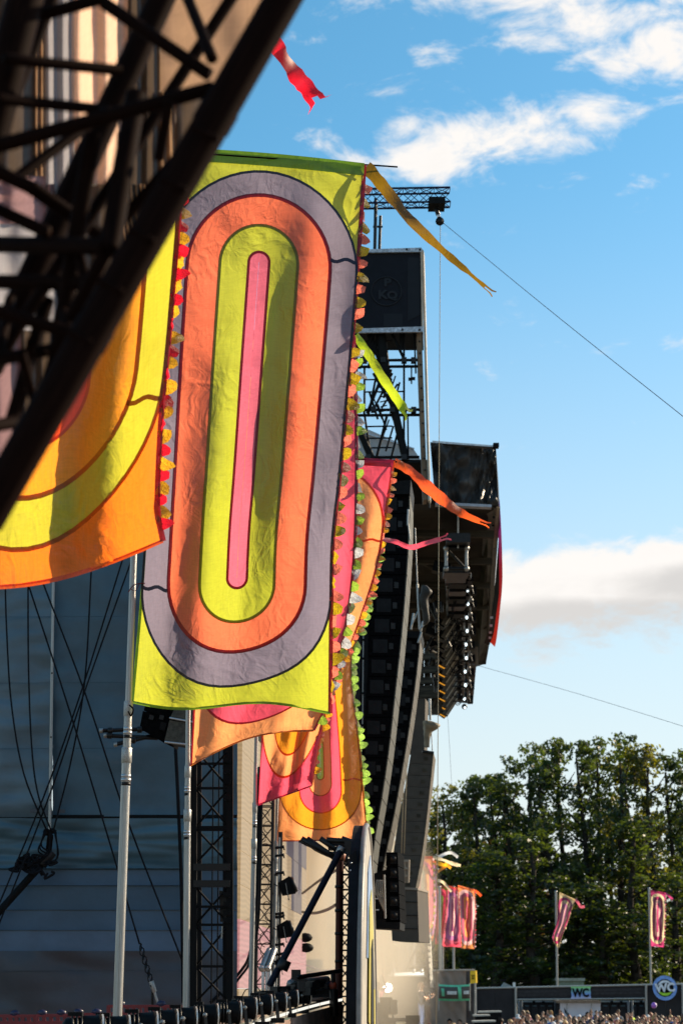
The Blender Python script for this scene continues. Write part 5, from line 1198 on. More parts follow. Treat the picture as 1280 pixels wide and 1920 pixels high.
for i, y in enumerate((1829, 1832, 1835)): MB().box(V(886.3, y, 72.75), (.13 - .02 * (i == 1), .01, .03)).box(V(883.8 + i, y, 72.75), (.03, .01, .03)).obj('printed_line', BLK, ys)
# low desks
for x0, x1, y, Y, lab in ((899, 939, 1896, 60, 'upper black flight case with a pale lid edge, at the bottom between booth and crowd'), (890, 917, 1903, 57, 'left black flight case behind the lowest one'), (888, 928, 1914, 54, 'lowest black flight case at the bottom edge of the picture')):
    t = thing('flight_case', lab, 'case', V((x0 + x1) / 2, 1960, Y), 'black flight cases')
    gpx('body', [(x0, y + 2), (x1, y + 2), (x1, 1985), (x0, 1985)], Y, (0, .8, 0), BLK, t); gpx('lid_edge', [(x0 - 1, y), (x1 + 1, y - 1), (x1 + 1, y + 2), (x0 - 1, y + 3)], Y - .03, (0, .84, 0), pm('case_edge', (.55, .52, .45), .5), t)
    for x in (x0 + 3, x1 - 3): MB().box(V(x, y + 14, Y - .04), (.07, .03, .10)).obj('corner_brace', BLKM, t)

# ------------------------------------------------------------------ far banners
GP2 = 'far banners beyond the stage'
def far_banner(lab, Y, L, Rr, mats, hem, tabs, bands=None, grp=GP2, ntab=24, amp=.06, seed=0, **kw):
    bands = bands or [(.497, .04, .95), (.34, .09, .89), (.19, .15, .82), (.06, .21, .74)]
    return banner(lab, Y, L, Rr, bands, mats, [], hem, hem, tabs, grp, ntab=ntab, hi=False, amp=amp, seed=seed, tabsize=1.6, **kw)
far_banner('far banner with orange and pink rings, half behind the grey speaker box', 80, [(762, 1606), (760, 1680), (758, 1768)], [(810, 1606), (812, 1650), (812, 1700), (806, 1740), (790, 1752)],
           [K['peach'], K['rose'], K['peach'], K['cream'], K['rose']], K['redor'], [K['pale'], K['yell']], seed=1)
far_banner('far pink striped banner just right of the orange one, seen narrow', 84, [(800, 1614), (800, 1700), (798, 1764)], [(817, 1614), (818, 1700), (812, 1764)],
           [K['peach'], K['purple'], K['peach'], K['pale'], K['rose']], K['peach'], [K['pale'], K['samb']], seed=2)
far_banner('far dark red and olive banner folded narrow between two pink ones', 88, [(817, 1660), (816, 1720), (815, 1782)], [(838, 1662), (836, 1700), (832, 1745), (824, 1770)],
           [K['olive'], K['hot'], K['maroon'], K['dgreen'], K['darkg']], K['redor'], [K['yell'], K['darkg']], seed=3)
far_banner('far salmon banner with violet ring and a black centre line', 90, [(837, 1660), (834, 1720), (827, 1775)], [(858, 1664), (862, 1720), (864, 1776)],
           [K['hot'], K['rose'], K['purple'], K['pale'], K['plum']], K['peach'], [K['hot'], K['pale']], seed=4, amp=.10)
far_banner('rightmost of the close far banners, pale pink and violet with deep folds', 93, [(858, 1660), (861, 1720), (863, 1778)], [(889, 1668), (890, 1720), (889, 1779)],
           [K['peach'], K['pale'], K['rose'], K['peach'], K['rose']], K['peach'], [K['hot'], K['pale']], seed=5, amp=.12)
for i, (lab, pts, Y, mat) in enumerate((('pink streamer flying from the top corner of the rightmost close far banner', [(884, 1668, 1, 0), (892, 1671, 1, .5), (902, 1680, 1, 0)], 93, 'ribbon'),
        ('white streamer arching up behind the far banners', [(817, 1612, 1, 0), (832, 1602, 1.2, .4), (846, 1599, 1, .2), (858, 1607, 1, 0)], 84, 'white'),
        ('pale cream streamer waving right from the orange far banner', [(811, 1607, 1, 0), (832, 1613, 1, .5), (850, 1620, 1.2, .2), (863, 1623, 1, .4)], 80, 'cream'),
        ('orange streamer twisting right under the cream one', [(816, 1617, 1.4, 0), (832, 1622, 1.2, .4), (838, 1622, 1.2, .4), (845, 1628, 1, 0)], 84, 'samb'),
        ('short orange streamer pointing down left below the other orange one', [(838, 1617, 1.2, 0), (832, 1626, 1.2, .4), (820, 1634, 1, 0)], 84.4, 'orange'),
        ('pale yellow streamer curling down over the dark red far banner', [(817, 1650, 1, 0), (828, 1653, 1, .4), (835, 1659, 1, 0), (846, 1672, .7, 0)], 86, 'cream'))):
    t = thing('streamer', lab, 'streamer', V(pts[0][0], pts[0][1], Y), 'streamers of the far banners')
    streamer(t, pts, Y, .13, K[mat], 'ribbon', split=False)
def thin_pole(lab, x, yt, yb, Y, r, grp):
    b = V(x, yb, Y); tp = V(x + (x - 640) * -.004, yt, Y); b.z = 0
    t = thing('flag_pole', lab, 'flag pole', b, grp); rod('tube', b, tp, r, GALV, t, 8); rod('cap', tp, tp + Vector((0, 0, .06)), r * 1.3, ALU, t, 8)
for x, Y, lab in ((776, 80, 'pole under the orange far banner'), (824, 86, 'pole under the dark red far banner'), (829, 90, 'thin pole just right of the one under the dark red far banner'), (850, 93, 'pole under the rightmost close far banners')):
    thin_pole(lab, x, 1600 if Y < 86 else 1664, 1900, Y, .06, 'poles of the far banners')
thin_pole('pole of the pale pink twisted banner before the trees', 1043, 1672, 1860, 118, .07, 'poles of the banners before the trees')
thin_pole('pole of the magenta banner before the trees', 1218, 1666, 1860, 118, .07, 'poles of the banners before the trees')
far_banner('small cream and pink banner twisted at its foot, on a pole before the trees', 117.8, [(1048, 1673), (1046, 1700), (1043, 1730), (1034, 1760), (1040, 1772)], [(1078, 1687), (1071, 1705), (1063, 1730), (1053, 1755), (1047, 1777)],
           [K['cream'], K['mag'], K['cream'], K['purple'], K['pale']], K['cream'], [K['yell'], K['cream']], grp='banners before the trees', ntab=6, amp=.12, seed=7)
far_banner('small magenta banner with tan ring, hanging straight on a pole before the trees', 117.8, [(1219, 1669), (1219, 1720), (1219, 1774)], [(1247, 1674), (1245, 1720), (1243, 1776)],
           [K['mag'], K['cream'], K['mag'], K['pale'], K['mag']], K['mag'], [K['cream'], K['mag']], grp='banners before the trees', ntab=18, amp=.10, seed=8)
t = thing('streamer', 'pink streamer flying from the cream banner before the trees', 'streamer', V(1078, 1687, 117.7), 'streamers before the trees')
streamer(t, [(1078, 1686, 1, 0), (1084, 1694, 1, .5), (1088, 1700, 1, .1), (1095, 1700, 1, .2)], 117.7, .17, K['rose'], 'ribbon', split=False)
t = thing('streamer', 'dark magenta streamer at the top right corner of the magenta banner', 'streamer', V(1247, 1674, 117.7), 'streamers before the trees')
streamer(t, [(1247, 1675, 1, 0), (1254, 1681, 1, .5), (1260, 1686, 1, .1)], 117.7, .14, K['mag'], 'ribbon', split=False)

# ------------------------------------------------------------------ fence and toilets
FY = 108.0
FB = pm('fence_black', (.035, .032, .033), .8, 0, .15, .8, .1, 6)
fc = thing('fence', 'long black clad fence with pale top rail behind the crowd', 'fence', V(1090, 1950, FY))
def ft_(x): return lerp(1853, 1845, (x - 890) / 390)
for x0, x1 in ((890, 927), (927, 966), (1211, 1246), (1246, 1300), (1300, 1360)):
    a, b = V(x0 + .3, ft_(x0), FY), V(x1 - .3, ft_(x1), FY)
    MB().prism([a, b, Vector((b.x, FY, 0)), Vector((a.x, FY, 0))], (0, .08, 0)).obj('cladding_panel', FB, fc)
rod('top_rail', V(888, ft_(888), FY - .05), V(1360, ft_(1360), FY - .05), .05, pm('rail_pale', (.42, .42, .38), .5, .2), fc, 6)
for x in (891, 966, 1210, 1278): b = V(x, 1900, FY - .1); b.z = 0; rod('post', b, V(x, ft_(x), FY - .1), .07, pm('post_pale', (.36, .34, .30), .5, .2), fc, 6)
MB().prism([V(966, ft_(966) + 1, FY), V(1210, ft_(1210) + 1, FY), V(1210, 1872, FY), V(966, 1874, FY)], (0, .1, 0)).obj('fascia_board', FB, fc)
for dz in (6, 12): MB().prism([V(968, ft_(966) + dz, FY - .03), V(1208, ft_(1210) + dz, FY - .03), V(1208, ft_(1210) + dz + 5, FY - .03), V(968, ft_(966) + dz + 5, FY - .03)], (0, .02, 0)).obj('fascia_slat', pm('fence_black_b', (.045, .042, .043), .7), fc)
rod('lower_rail', V(966, 1874, FY - .08), V(1210, 1872, FY - .08), .04, pm('rail_pale', (.5, .5, .45)), fc, 6)
wc = thing('toilet_container', 'row of dark toilet container openings under the long black fascia', 'toilets', V(1090, 1950, FY + 2))
CB = pm('container_dark', (.018, .02, .024), .6, 0, .1); CG = pm('container_grey', (.25, .30, .30), .5, 0, .1)
for x0, x1, nm in ((980, 1038, 'a'), (1126, 1175, 'b'), (1181, 1208, 'c')):
    a = V(x0, 1878, FY + 2); b = V(x1, 1878, FY + 2)
    MB().prism([a, b, Vector((b.x, b.y, 0)), Vector((a.x, a.y, 0))], (0, 2, 0)).obj('container_wall', CB, wc)
    n = max(2, int((x1 - x0) / 14))
    for i in range(n):
        xa, xb = lerp(x0, x1, (i + .12) / n), lerp(x0, x1, (i + .88) / n)
        MB().prism([V(xa, 1884, FY + 1.95), V(xb, 1884, FY + 1.95), V(xb, 1940, FY + 1.95), V(xa, 1940, FY + 1.95)], (0, .05, 0)).obj('door', pm('door_dark', (.025, .028, .034), .5), wc)
        MB().prism([V(xa + 2, 1885, FY + 1.9), V(xb - 2, 1885, FY + 1.9), V(xb - 2, 1887, FY + 1.9), V(xa + 2, 1887, FY + 1.9)], (0, .03, 0)).obj('door_strip', pm('strip_teal', (.02, .10, .14), .4), wc)
    MB().prism([V(x0, 1876, FY + 1.9), V(x1, 1876, FY + 1.9), V(x1, 1879, FY + 1.9), V(x0, 1879, FY + 1.9)], (0, .2, 0)).obj('pale_lintel', CG, wc)
    for x in (x0 + 20, x0 + 38):
        if x < x1: MB().box(V(x, 1880, FY + 1.8), (.15, .1, .2)).obj('lamp_unit', BLK, wc)
for x, w in ((972, 4), (977, 3), (1040, 3), (1177, 5), (1184, 4)): p = V(x, 1876, FY + 1.6); rod('frame_post', Vector((p.x, p.y, 0)), p, w * FY / F / 2, pm('frame_grey', (.20, .23, .25), .5), wc, 6)
cb = thing('white_cabin', 'pale white sheeted cabin in the middle of the toilet row, under the green sign', 'cabin', V(1086, 1950, FY + .8))
def cf(u, v):
    p = V(lerp(1049, 1125, u), lerp(1880, 1950, v), FY + .8); p.y += .05 * noise.noise(Vector((u * 6, v * 3, 2))); return p
MB().grid(cf, 24, 12).obj('sheet', pm('cabin_white', (.62, .64, .72), .5, 0, .04, 1, .3, 3), cb)
a = V(1042, 1881, FY + .8); MB().prism([a, V(1049, 1881, FY + .8), Vector((V(1049, 0, FY + .8).x, FY + .8, 0)), Vector((a.x, a.y, 0))], (0, 1, 0)).obj('side_frame', CB, cb)
MB().prism([V(1040, 1876, FY + .6), V(1125, 1876, FY + .6), V(1126, 1881, FY + .7), V(1046, 1881, FY + .7)], (0, 1.4, 0)).obj('roof_edge', pm('cabin_roof', (.35, .33, .30), .6), cb)
for x in (1062, 1108): rod('sheet_seam', V(x, 1881, FY + .72), V(x, 1950, FY + .72), .02, CG, cb, 5)
# WC banner and WC disc
ws = thing('toilet_banner', 'green to blue banner with black letters W C on the black fascia', 'sign', V(1088, 1873, FY - .2))
m = bpy.data.materials.new('wc_gradient'); m.use_nodes = True; t = NT(m.node_tree)
g = t.n('ShaderNodeSeparateXYZ', ins={0: t.n('ShaderNodeTexCoord').outputs['Object']}).outputs[2]
cr = t.n('ShaderNodeValToRGB', ins={0: t.n('ShaderNodeMapRange', ins={0: g, 1: 0.0, 2: .72}).outputs[0]})
cr.color_ramp.elements[0].color = (.50, .55, .80, 1); cr.color_ramp.elements[1].color = (.35, .75, .05, 1)
e = cr.color_ramp.elements.new(.35); e.color = (.22, .38, .80, 1); e = cr.color_ramp.elements.new(.65); e.color = (.25, .60, .55, 1)
t.n('ShaderNodeOutputMaterial', ins={0: t.n('ShaderNodeBsdfPrincipled', ins={'Base Color': cr.outputs[0], 'Roughness': .6}).outputs[0]})
edge = [(1069, 1850), (1107, 1849.5), (1105.5, 1856), (1107, 1861), (1106, 1866), (1107.5, 1872), (1069, 1873), (1071, 1867), (1070, 1860), (1071, 1855)]
gpx('cloth', edge, FY - .15, (0, .05, 0), m, ws)
text('letters', 'WC', .62, BLK, ws, Matrix.Translation(V(1088, 1862, FY - .19)) @ UPRIGHT, .028, .01, .85)
wd = thing('toilet_disc', 'round WC sign with light blue ring and lime crescent, on the fence at right', 'sign', V(1246, 1875, FY - .3))
cc = V(1245.5, 1852.5, FY - .3); kk = FY / F
def disc(nm, r0, r1, mat, off, a0=0, a1=360, cx=0, cz=0, wob=0.0):
    mb = MB(); n = max(6, int(40 * (a1 - a0) / 360)); vs = []
    for k in range(n + 1):
        a = R(lerp(a0, a1, k / n)); w = 1 + wob * math.sin(a * 11)
        for rr_ in (r0, r1): vs.append(cc + Vector(((cx + math.cos(a) * rr_ * w) * kk, -off, (cz + math.sin(a) * rr_ * w) * kk)))
    b = len(vs); vs += [v + Vector((0, .05, 0)) for v in vs]
    fs = []
    for k in range(n): fs += [(2 * k, 2 * k + 1, 2 * k + 3, 2 * k + 2), (b + 2 * k + 2, b + 2 * k + 3, b + 2 * k + 1, b + 2 * k), (2 * k + 1, b + 2 * k + 1, b + 2 * k + 3, 2 * k + 3)]
    mb.add(vs, fs).obj(nm, mat, wd)
disc('ring', 15.2, 21.8, pm('wc_blue', (.20, .38, .80), .5), .0); disc('centre', .01, 15.6, BLK, .02, wob=.02)
def cresc(nm, r, d, a0, a1, mat, off):
    mb = MB(); n = 20; vs = []
    for k in range(n + 1):
        a = R(lerp(a0, a1, k / n)); th = d * math.sin(math.pi * k / n)
        for rr_ in (r, r - th): vs.append(cc + Vector((math.cos(a) * rr_ * kk, -off, math.sin(a) * rr_ * kk)))
    mb.add(vs, [(2 * k, 2 * k + 1, 2 * k + 3, 2 * k + 2) for k in range(n)]); mb.v += [v + Vector((0, .02, 0)) for v in vs]; mb.obj(nm, mat, wd)
cresc('lime_crescent', 13.8, 5.0, 190, 345, pm('wc_lime', (.38, .72, .03), .5), .05); cresc('white_crescent', 13.8, 4.5, 25, 170, pm('wc_white', (.75, .78, .82), .5), .05)
text('letters', 'WC', .62, pm('wc_white', (.75, .78, .82), .5), wd, Matrix.Translation(cc + Vector((0, -.09, 0))) @ UPRIGHT @ Matrix.Rotation(.06, 4, 'Z'), .030, .01, 1.0)
bl = tag(MB().sphere(V(1225, 1885, 96), .145, 16).obj('beach_ball', pm('ball_violet', (.45, .16, .62), .35), base=V(1225, 1885, 96)), 'small violet and white beach ball in the air above the crowd', 'ball')
MB().grid(lambda u, v: V(1225, 1885, 96) + Vector((math.cos(lerp(-.4, .9, u)) * math.sin(math.pi * v), math.sin(lerp(-1.9, -.3, u)) * math.sin(math.pi * v) * 1, math.cos(math.pi * v))).normalized() * .148, 8, 10).obj('white_gore', pm('ball_white', (.8, .75, .75), .4), bl)
t = thing('roof_unit', 'small pale device and dark box standing on top of the fence left of the sign', 'device', V(955, 1850, FY + .5))
MB().prism([V(939, 1850, FY + .4), V(945, 1842, FY + .4), V(960, 1850, FY + .4)], (0, .5, 0)).obj('wedge', CG, t); MB().box(V(943, 1838, FY + .4), (.3, .3, .14)).obj('dark_box', BLK, t); MB().box(V(963, 1846, FY + .4), (.14, .14, .24)).obj('white_cap', WHT, t)

# ------------------------------------------------------------------ people
SKIN = [pm('skin_%d' % i, c, .55, 0, .06) for i, c in enumerate(((.52, .29, .18), (.42, .22, .13), (.58, .35, .24)))]
HAIR = dict(dark=pm('hair_dark', (.018, .012, .009), .5), brown=pm('hair_brown', (.09, .045, .02), .5), blond=pm('hair_blond', (.42, .26, .09), .5), red=pm('hair_red', (.22, .06, .02), .5))
SHIRT = {n: pm('shirt_' + n, c, .8, 0, .1) for n, c in dict(black=(.018, .018, .02), white=(.72, .70, .68), blue=(.06, .15, .42), red=(.42, .02, .03), grey=(.22, .22, .24), yellow=(.60, .80, .05), orange=(.75, .25, .06), navy=(.02, .03, .09), pink=(.65, .22, .30), tan=(.42, .27, .16)).items()}
JEAN = pm('denim', (.03, .045, .09), .8); SHOE = pm('shoe', (.03, .03, .03), .6)
BM = {}
def body_mesh(pose, skin, shirt, slim=1.0):
    key = (pose, skin.name, shirt.name)
    if key in BM: return BM[key]
    J = {}; Rd = {}; E = []
    def j(n, p, r, par=None):
        J[n] = len(J); Rd[n] = (p, r)
        if par: E.append((J[par], J[n]))
    j('pelvis', (0, 0, .95), (.155, .115)); j('waist', (0, 0, 1.10), (.135, .10), 'pelvis'); j('chest', (0, .0, 1.30), (.165, .115), 'waist'); j('neckb', (0, .01, 1.44), (.085, .075), 'chest')
    j('neck', (0, 0, 1.51), (.052, .055), 'neckb'); j('jaw', (0, -.015, 1.575), (.062, .075), 'neck'); j('head', (0, -.005, 1.655), (.076, .092), 'jaw'); j('crown', (0, .005, 1.715), (.055, .07), 'head')
    arms = dict(stand=(((.20, 0, 1.40), (.25, .02, 1.12), (.24, -.08, .88), (.24, -.11, .79)),) * 2,
                up=(((.19, 0, 1.42), (.34, -.05, 1.58), (.30, -.08, 1.86), (.30, -.08, 1.97)), ((.20, 0, 1.40), (.27, 0, 1.13), (.20, -.18, 1.0), (.15, -.25, 1.0))),
                both=(((.19, 0, 1.42), (.36, -.04, 1.60), (.24, -.04, 1.84), (.20, -.04, 1.94)), ((.19, 0, 1.42), (.34, -.08, 1.62), (.44, -.10, 1.86), (.50, -.10, 1.95))),
                camera=(((.20, 0, 1.40), (.30, -.10, 1.17), (.12, -.38, 1.30), (.07, -.45, 1.36)), ((.20, 0, 1.40), (.28, -.14, 1.18), (.16, -.36, 1.24), (.10, -.44, 1.30))))[pose]
    for s, arm in ((1, arms[0]), (-1, arms[1])):
        q = '%d' % s
        j('sh' + q, (s * arm[0][0], arm[0][1], arm[0][2]), (.062, .06), 'chest'); j('el' + q, (s * arm[1][0], arm[1][1], arm[1][2]), (.044, .044), 'sh' + q)
        j('wr' + q, (s * arm[2][0], arm[2][1], arm[2][2]), (.030, .030), 'el' + q); j('ha' + q, (s * arm[3][0], arm[3][1], arm[3][2]), (.038, .022), 'wr' + q)
        w = Vector((s * arm[3][0], arm[3][1], arm[3][2])); d = (w - Vector((s * arm[2][0], arm[2][1], arm[2][2]))).normalized(); sx = Vector((1, 0, 0))
        if pose != 'stand':
            for k in range(4):
                tip = w + d * (.085 - .012 * abs(k - 1.4)) + sx * (k - 1.5) * .022; j('f%s%d' % (q, k), tuple(tip), (.010, .010), 'ha' + q)
            j('t' + q, tuple(w + d * .02 - sx * s * .055), (.012, .012), 'ha' + q)
        j('hip' + q, (s * .095, 0, .90), (.105, .105), 'pelvis'); j('kn' + q, (s * .11, -.02, .50), (.065, .065), 'hip' + q); j('an' + q, (s * .12, .02, .10), (.042, .045), 'kn' + q); j('to' + q, (s * .14, -.14, .04), (.042, .035), 'an' + q)
    me = bpy.data.meshes.new('person_body'); me.from_pydata([Rd[n][0] for n in J], E, []); o = bpy.data.objects.new('tmp', me); COL.objects.link(o)
    md = o.modifiers.new('s', 'SKIN'); sv = me.skin_vertices[0].data
    for n, i in J.items(): sv[i].radius = (Rd[n][1][0] * slim, Rd[n][1][1] * slim)
    sv[0].use_root = True; md.use_smooth_shade = True
    s2 = o.modifiers.new('b', 'SUBSURF'); s2.levels = 1; s2.render_levels = 1
    bpy.context.view_layer.update()
    out = bpy.data.meshes.new_from_object(o.evaluated_get(bpy.context.evaluated_depsgraph_get())); bpy.data.objects.remove(o)
    out.name = 'person_body'; out.materials.clear()
    for m in (skin, shirt, JEAN, SHOE): out.materials.append(m)
    segs = [(Vector(Rd[a][0]), Vector(Rd[b][0]), b) for a, b in [([k for k in J][e[0]], [k for k in J][e[1]]) for e in E]]
    for p in out.polygons:
        c = p.center; best = None; bd_ = 9
        for a, b, nm in segs:
            ab = b - a; tt_ = max(0, min(1, (c - a).dot(ab) / max(1e-9, ab.length_squared))); d = (a + ab * tt_ - c).length
            if d < bd_: bd_, best, bt = d, nm, tt_
        mi = 0
        if best[:2] in ('wa', 'ch', 'sh') or best == 'neckb': mi = 1
        if best[:2] == 'el': mi = 1 if bt < .55 else 0
        if best[:2] in ('hi', 'kn', 'an'): mi = 2
        if best[:2] == 'to': mi = 3
        if best[:2] == 'wa' and bt < .3: mi = 2
        p.material_index = mi
    BM[key] = out; return out
HM = {}
def hair_mesh(kind, mat):
    k = (kind, mat.name)
    if k not in HM:
        mb = MB()
        def fn(u, v):
            a = u * 2 * math.pi; front = max(0, -math.sin(a)); zl = (1.62 + .07 * front) if kind == 'short' else ((1.40 if kind == 'long' else 1.66) + (.29 if kind == 'long' else .02) * front ** .5)
            top = 1.765; z = lerp(top, zl, v); r = math.sin(min(1, (v if kind != 'long' else v * 2.2)) * math.pi / 2) ** .7
            wob = 1 + .05 * math.sin(a * 5 + v * 4)
            return Vector((math.cos(a) * .092 * r * wob, .012 + math.sin(a) * .112 * r * wob, z))
        mb.grid(fn, 16, 8)
        if kind == 'cap': mb.grid(lambda u, v: Vector((math.cos(math.pi * u) * .075, -.09 - math.sin(math.pi * u) * .10 * v, 1.675 - .012 * v)), 8, 2)
        me = mb.mesh('hair'); me.materials.append(mat); HM[k] = me
    return HM[k]
FM = {}
def face_part(nm, mat, mb):
    k = (nm, mat.name)
    if k not in FM: FM[k] = mb.mesh(nm); FM[k].materials.append(mat)
    return FM[k]
def person(loc, rz, pose, skin, shirt, hair, hk, label, group, h=1.75, face=True):
    b = bpy.data.objects.new('person', body_mesh(pose, skin, SHIRT[shirt])); COL.objects.link(b)
    b.location = loc; b.rotation_euler = (0, 0, rz); k = h / 1.77; b.scale = (k, k, k)
    tag(b, label, 'person', group)
    parts = [('hat' if hk == 'cap' else 'hair', hair_mesh(hk, HAIR[hair] if hk != 'cap' else SHIRT[hair]))]
    if face:
        parts.append(('nose', face_part('nose', skin, MB().sphere((0, -.112, 1.615), .016, 6, sc=(.8, 1.2, 1.4)))))
        parts.append(('mouth', face_part('mouth', pm('lips', (.35, .10, .09), .5), MB().box((0, -.100, 1.577), (.042, .012, .008)))))
        for q in (-1, 1):
            parts.append(('eye', face_part('eye%d' % q, pm('eye_dark', (.02, .015, .012), .3), MB().sphere((q * .03, -.096, 1.645), .010, 6))))
            parts.append(('ear', face_part('ear%d' % q, skin, MB().sphere((q * .08, .005, 1.62), .022, 6, sc=(.4, .8, 1.3)))))
    for nm, me in parts:
        o = bpy.data.objects.new(nm, me); COL.objects.link(o); o.parent = b
    return b
GW = 'people in the audience'
rnd = random.Random(21)
# those that stand out, at the back by the toilets
for x, Y, h, pose, shirt, hair, hk, lab in (
        (1187, 101, 1.82, 'stand', 'blue', 'dark', 'short', 'x'),):
    pass
STAND = [(1107, 103, 1.84, 'blue', 'dark', 'short', 'man in a blue top with dark hair before the white cabin'), (1104, 98, 1.74, 'white', 'black', 'cap', 'person in white with a dark cap, just left of the man in blue'),
         (1117, 103, 1.84, 'red', 'brown', 'short', 'person in red top right of the man in blue'), (1124, 99, 1.86, 'black', 'brown', 'short', 'person in black top in front of the right edge of the white cabin'),
         (1158, 100, 1.92, 'grey', 'dark', 'short', 'tall man in grey before the dark toilet openings'), (1182, 99, 1.84, 'yellow', 'dark', 'short', 'person in a fluorescent yellow top before the right toilet opening'),
         (1050, 102, 1.84, 'black', 'dark', 'short', 'man in black at the left edge of the white cabin'), (1032, 101, 1.86, 'tan', 'blond', 'long', 'blonde long haired woman in tan before the left toilet opening'),
         (1017, 102, 1.80, 'white', 'brown', 'short', 'person in white before the left toilet opening'), (988, 101, 1.84, 'black', 'blond', 'long', 'long haired blonde woman in black at the left end of the toilets'),
         (980, 103, 1.86, 'grey', 'brown', 'long', 'brown haired person in grey beside the left fence post'), (1263, 88, 1.66, 'grey', 'white', 'cap', 'person in a white cap under the round sign, at the right'),
         (945, 74, 1.64, 'black', 'white', 'cap', 'person in black with a white cap right of the flight cases'), (864, 72, 1.62, 'black', 'white', 'cap', 'person with white cap in front of the tan booth'),
         (834, 70, 1.66, 'black', 'dark', 'short', 'dark haired person before the printed banner'), (850, 70, 1.74, 'grey', 'blond', 'long', 'blonde woman before the printed banner'), (825, 72, 1.62, 'orange', 'brown', 'short', 'brown haired person in orange left of the blonde woman'),
         (862, 74, 1.82, 'navy', 'brown', 'short', 'tall brown haired person at the right corner of the booth'), (879, 75, 1.78, 'tan', 'dark', 'cap2', 'person in tan under the yellow sign'), (803, 70, 1.74, 'pink', 'red', 'long', 'red haired woman at the foot of the lifting mast')]
for i, (x, Y, h, shirt, hair, hk, lab) in enumerate(STAND):
    if hk == 'cap2': hk = 'short'
    p = V(x, 1900, Y); p.z = 0
    person(p, R(rnd.uniform(-70, 60)), 'stand', SKIN[i % 3], shirt, hair, hk, lab, GW, h)
cols = ['black', 'white', 'grey', 'pink', 'orange', 'navy', 'tan', 'red', 'blue', 'black']; hcs = ['dark', 'brown', 'blond', 'brown', 'dark', 'red']
num = ['first', 'second', 'third', 'fourth', 'fifth', 'sixth', 'seventh', 'eighth', 'ninth', 'tenth', 'eleventh', 'twelfth']
crowd = [(x, Y, s, h_, k_, 'stand') for x, Y, s, h_, k_ in ((815, 71, 'black', 'brown', 'short'), (842, 74, 'white', 'dark', 'short'), (871, 73, 'black', 'brown', 'short'), (888, 76, 'grey', 'dark', 'short'), (938, 78, 'pink', 'dark', 'short'), (955, 79, 'yellow', 'blond', 'short'), (962, 82, 'black', 'red', 'long'))]
for i in range(118):
    x = 968 + (i * 2.72) + rnd.uniform(-3, 3); Y = rnd.choice((74, 80, 86, 92, 97)) + rnd.uniform(-2, 2)
    crowd.append((x, Y, rnd.choice(cols), rnd.choice(hcs), 'long' if rnd.random() < .4 else ('cap' if rnd.random() < .12 else 'short'), 'up' if rnd.random() < .06 else 'stand'))
from collections import defaultdict
cnt = defaultdict(int)
zones = ((968, 1045, 'below the left toilet opening'), (1045, 1128, 'below the white cabin'), (1128, 1212, 'below the right toilet openings'), (1212, 1262, 'below the round sign'), (1262, 1400, 'in the lower right corner'))
for i, (x, Y, s, hr, hk, po) in enumerate(sorted(crowd)):
    z = [q[2] for q in zones if q[0] <= x < q[1]] or ['left end of crowd']
    look = '%s haired%s%s in %s' % (hr, ' long haired' if hk == 'long' else '', '' , s) if hk != 'cap' else 'capped person in %s' % s
    look = ('long %s haired person in %s' % (hr, s) if hk == 'long' else 'short %s haired person in %s' % (hr, s)) if hk != 'cap' else 'spectator in %s wearing a cap' % s
    look += ' arm raised' if po == 'up' else ''
    row = 'near row' if Y < 83 else 'middle row' if Y < 92 else 'back row'
    key = look + ' ' + row + z[0]; cnt[key] += 1
    lab = '%s, %s %s' % (look, row, z[0]) + ('' if cnt[key] == 1 else ', %s' % num[cnt[key] - 1])
    p = V(x, 1900, Y); p.z = 0
    person(p, R(rnd.uniform(-110, 50)), po, SKIN[i % 3], s, ('white' if hk == 'cap' else hr), hk, lab, GW, rnd.uniform(1.60, 1.83) if Y > 78 else rnd.uniform(1.66, 1.84), face=False)
# on stage
p = V(789, 1905, 66); p.z = 1.42
cm = person(p, R(-75 + 180), 'camera', SKIN[1], 'black', 'brown', 'long', 'camera operator in black with long brown hair holding a camera on the far stage', 'people on the stage', 1.74)
t = thing('video_camera', 'black video camera held up by the operator on the far stage', 'camera', V(803, 1858, 65.8))
MB().box(V(803, 1856, 65.8), (.34, .16, .17)).obj('body', BLK, t); MB().tube([V(809, 1855, 65.8), V(814, 1854, 65.8)], .06, 10).obj('lens', BLKM, t); MB().box(V(801, 1847, 65.8), (.16, .1, .08)).obj('viewfinder', BLKM, t)
rod('grip', V(805, 1860, 65.8), V(806, 1874, 65.8), .03, BLKM, t, 6)
t = thing('tripod_shelf', 'small black shelf and stand at the hip of the camera operator', 'stand', V(797, 1883, 65.6))
bar('plate', V(789, 1881, 65.6), V(806, 1882, 65.6), .05, .1, BLK, t); bar('clamp_arm', V(786, 1872, 65.6), V(790, 1888, 65.6), .08, .06, BLKM, t)
p = V(709, 1905, 60); p.z = 1.42
person(p, R(50), 'both', SKIN[2], 'pink', 'blond', 'short', 'performer in pale top with both arms raised beside the blazing spotlight', 'people on the stage', 1.72)
t = thing('stage_monitor', 'white and black speaker on a stand in front of the performer', 'speaker', V(704, 1905, 55))
gpx('white_front', [(700, 1861), (709, 1858), (710, 1880), (701, 1880)], 55, (.03, .4, 0), pm('monitor_white', (.5, .48, .44), .5), t); gpx('black_body', [(693, 1860), (700, 1860), (701, 1882), (693, 1882)], 55, (.03, .4, 0), BLK, t)
rod('stand', V(702, 1882, 55.2), V(703, 1940, 55.2), .04, BLKM, t, 8)
t = thing('instrument_stand', 'cluster of black drums and stands at the bottom of the smoky stage', 'stands', V(720, 1920, 56))
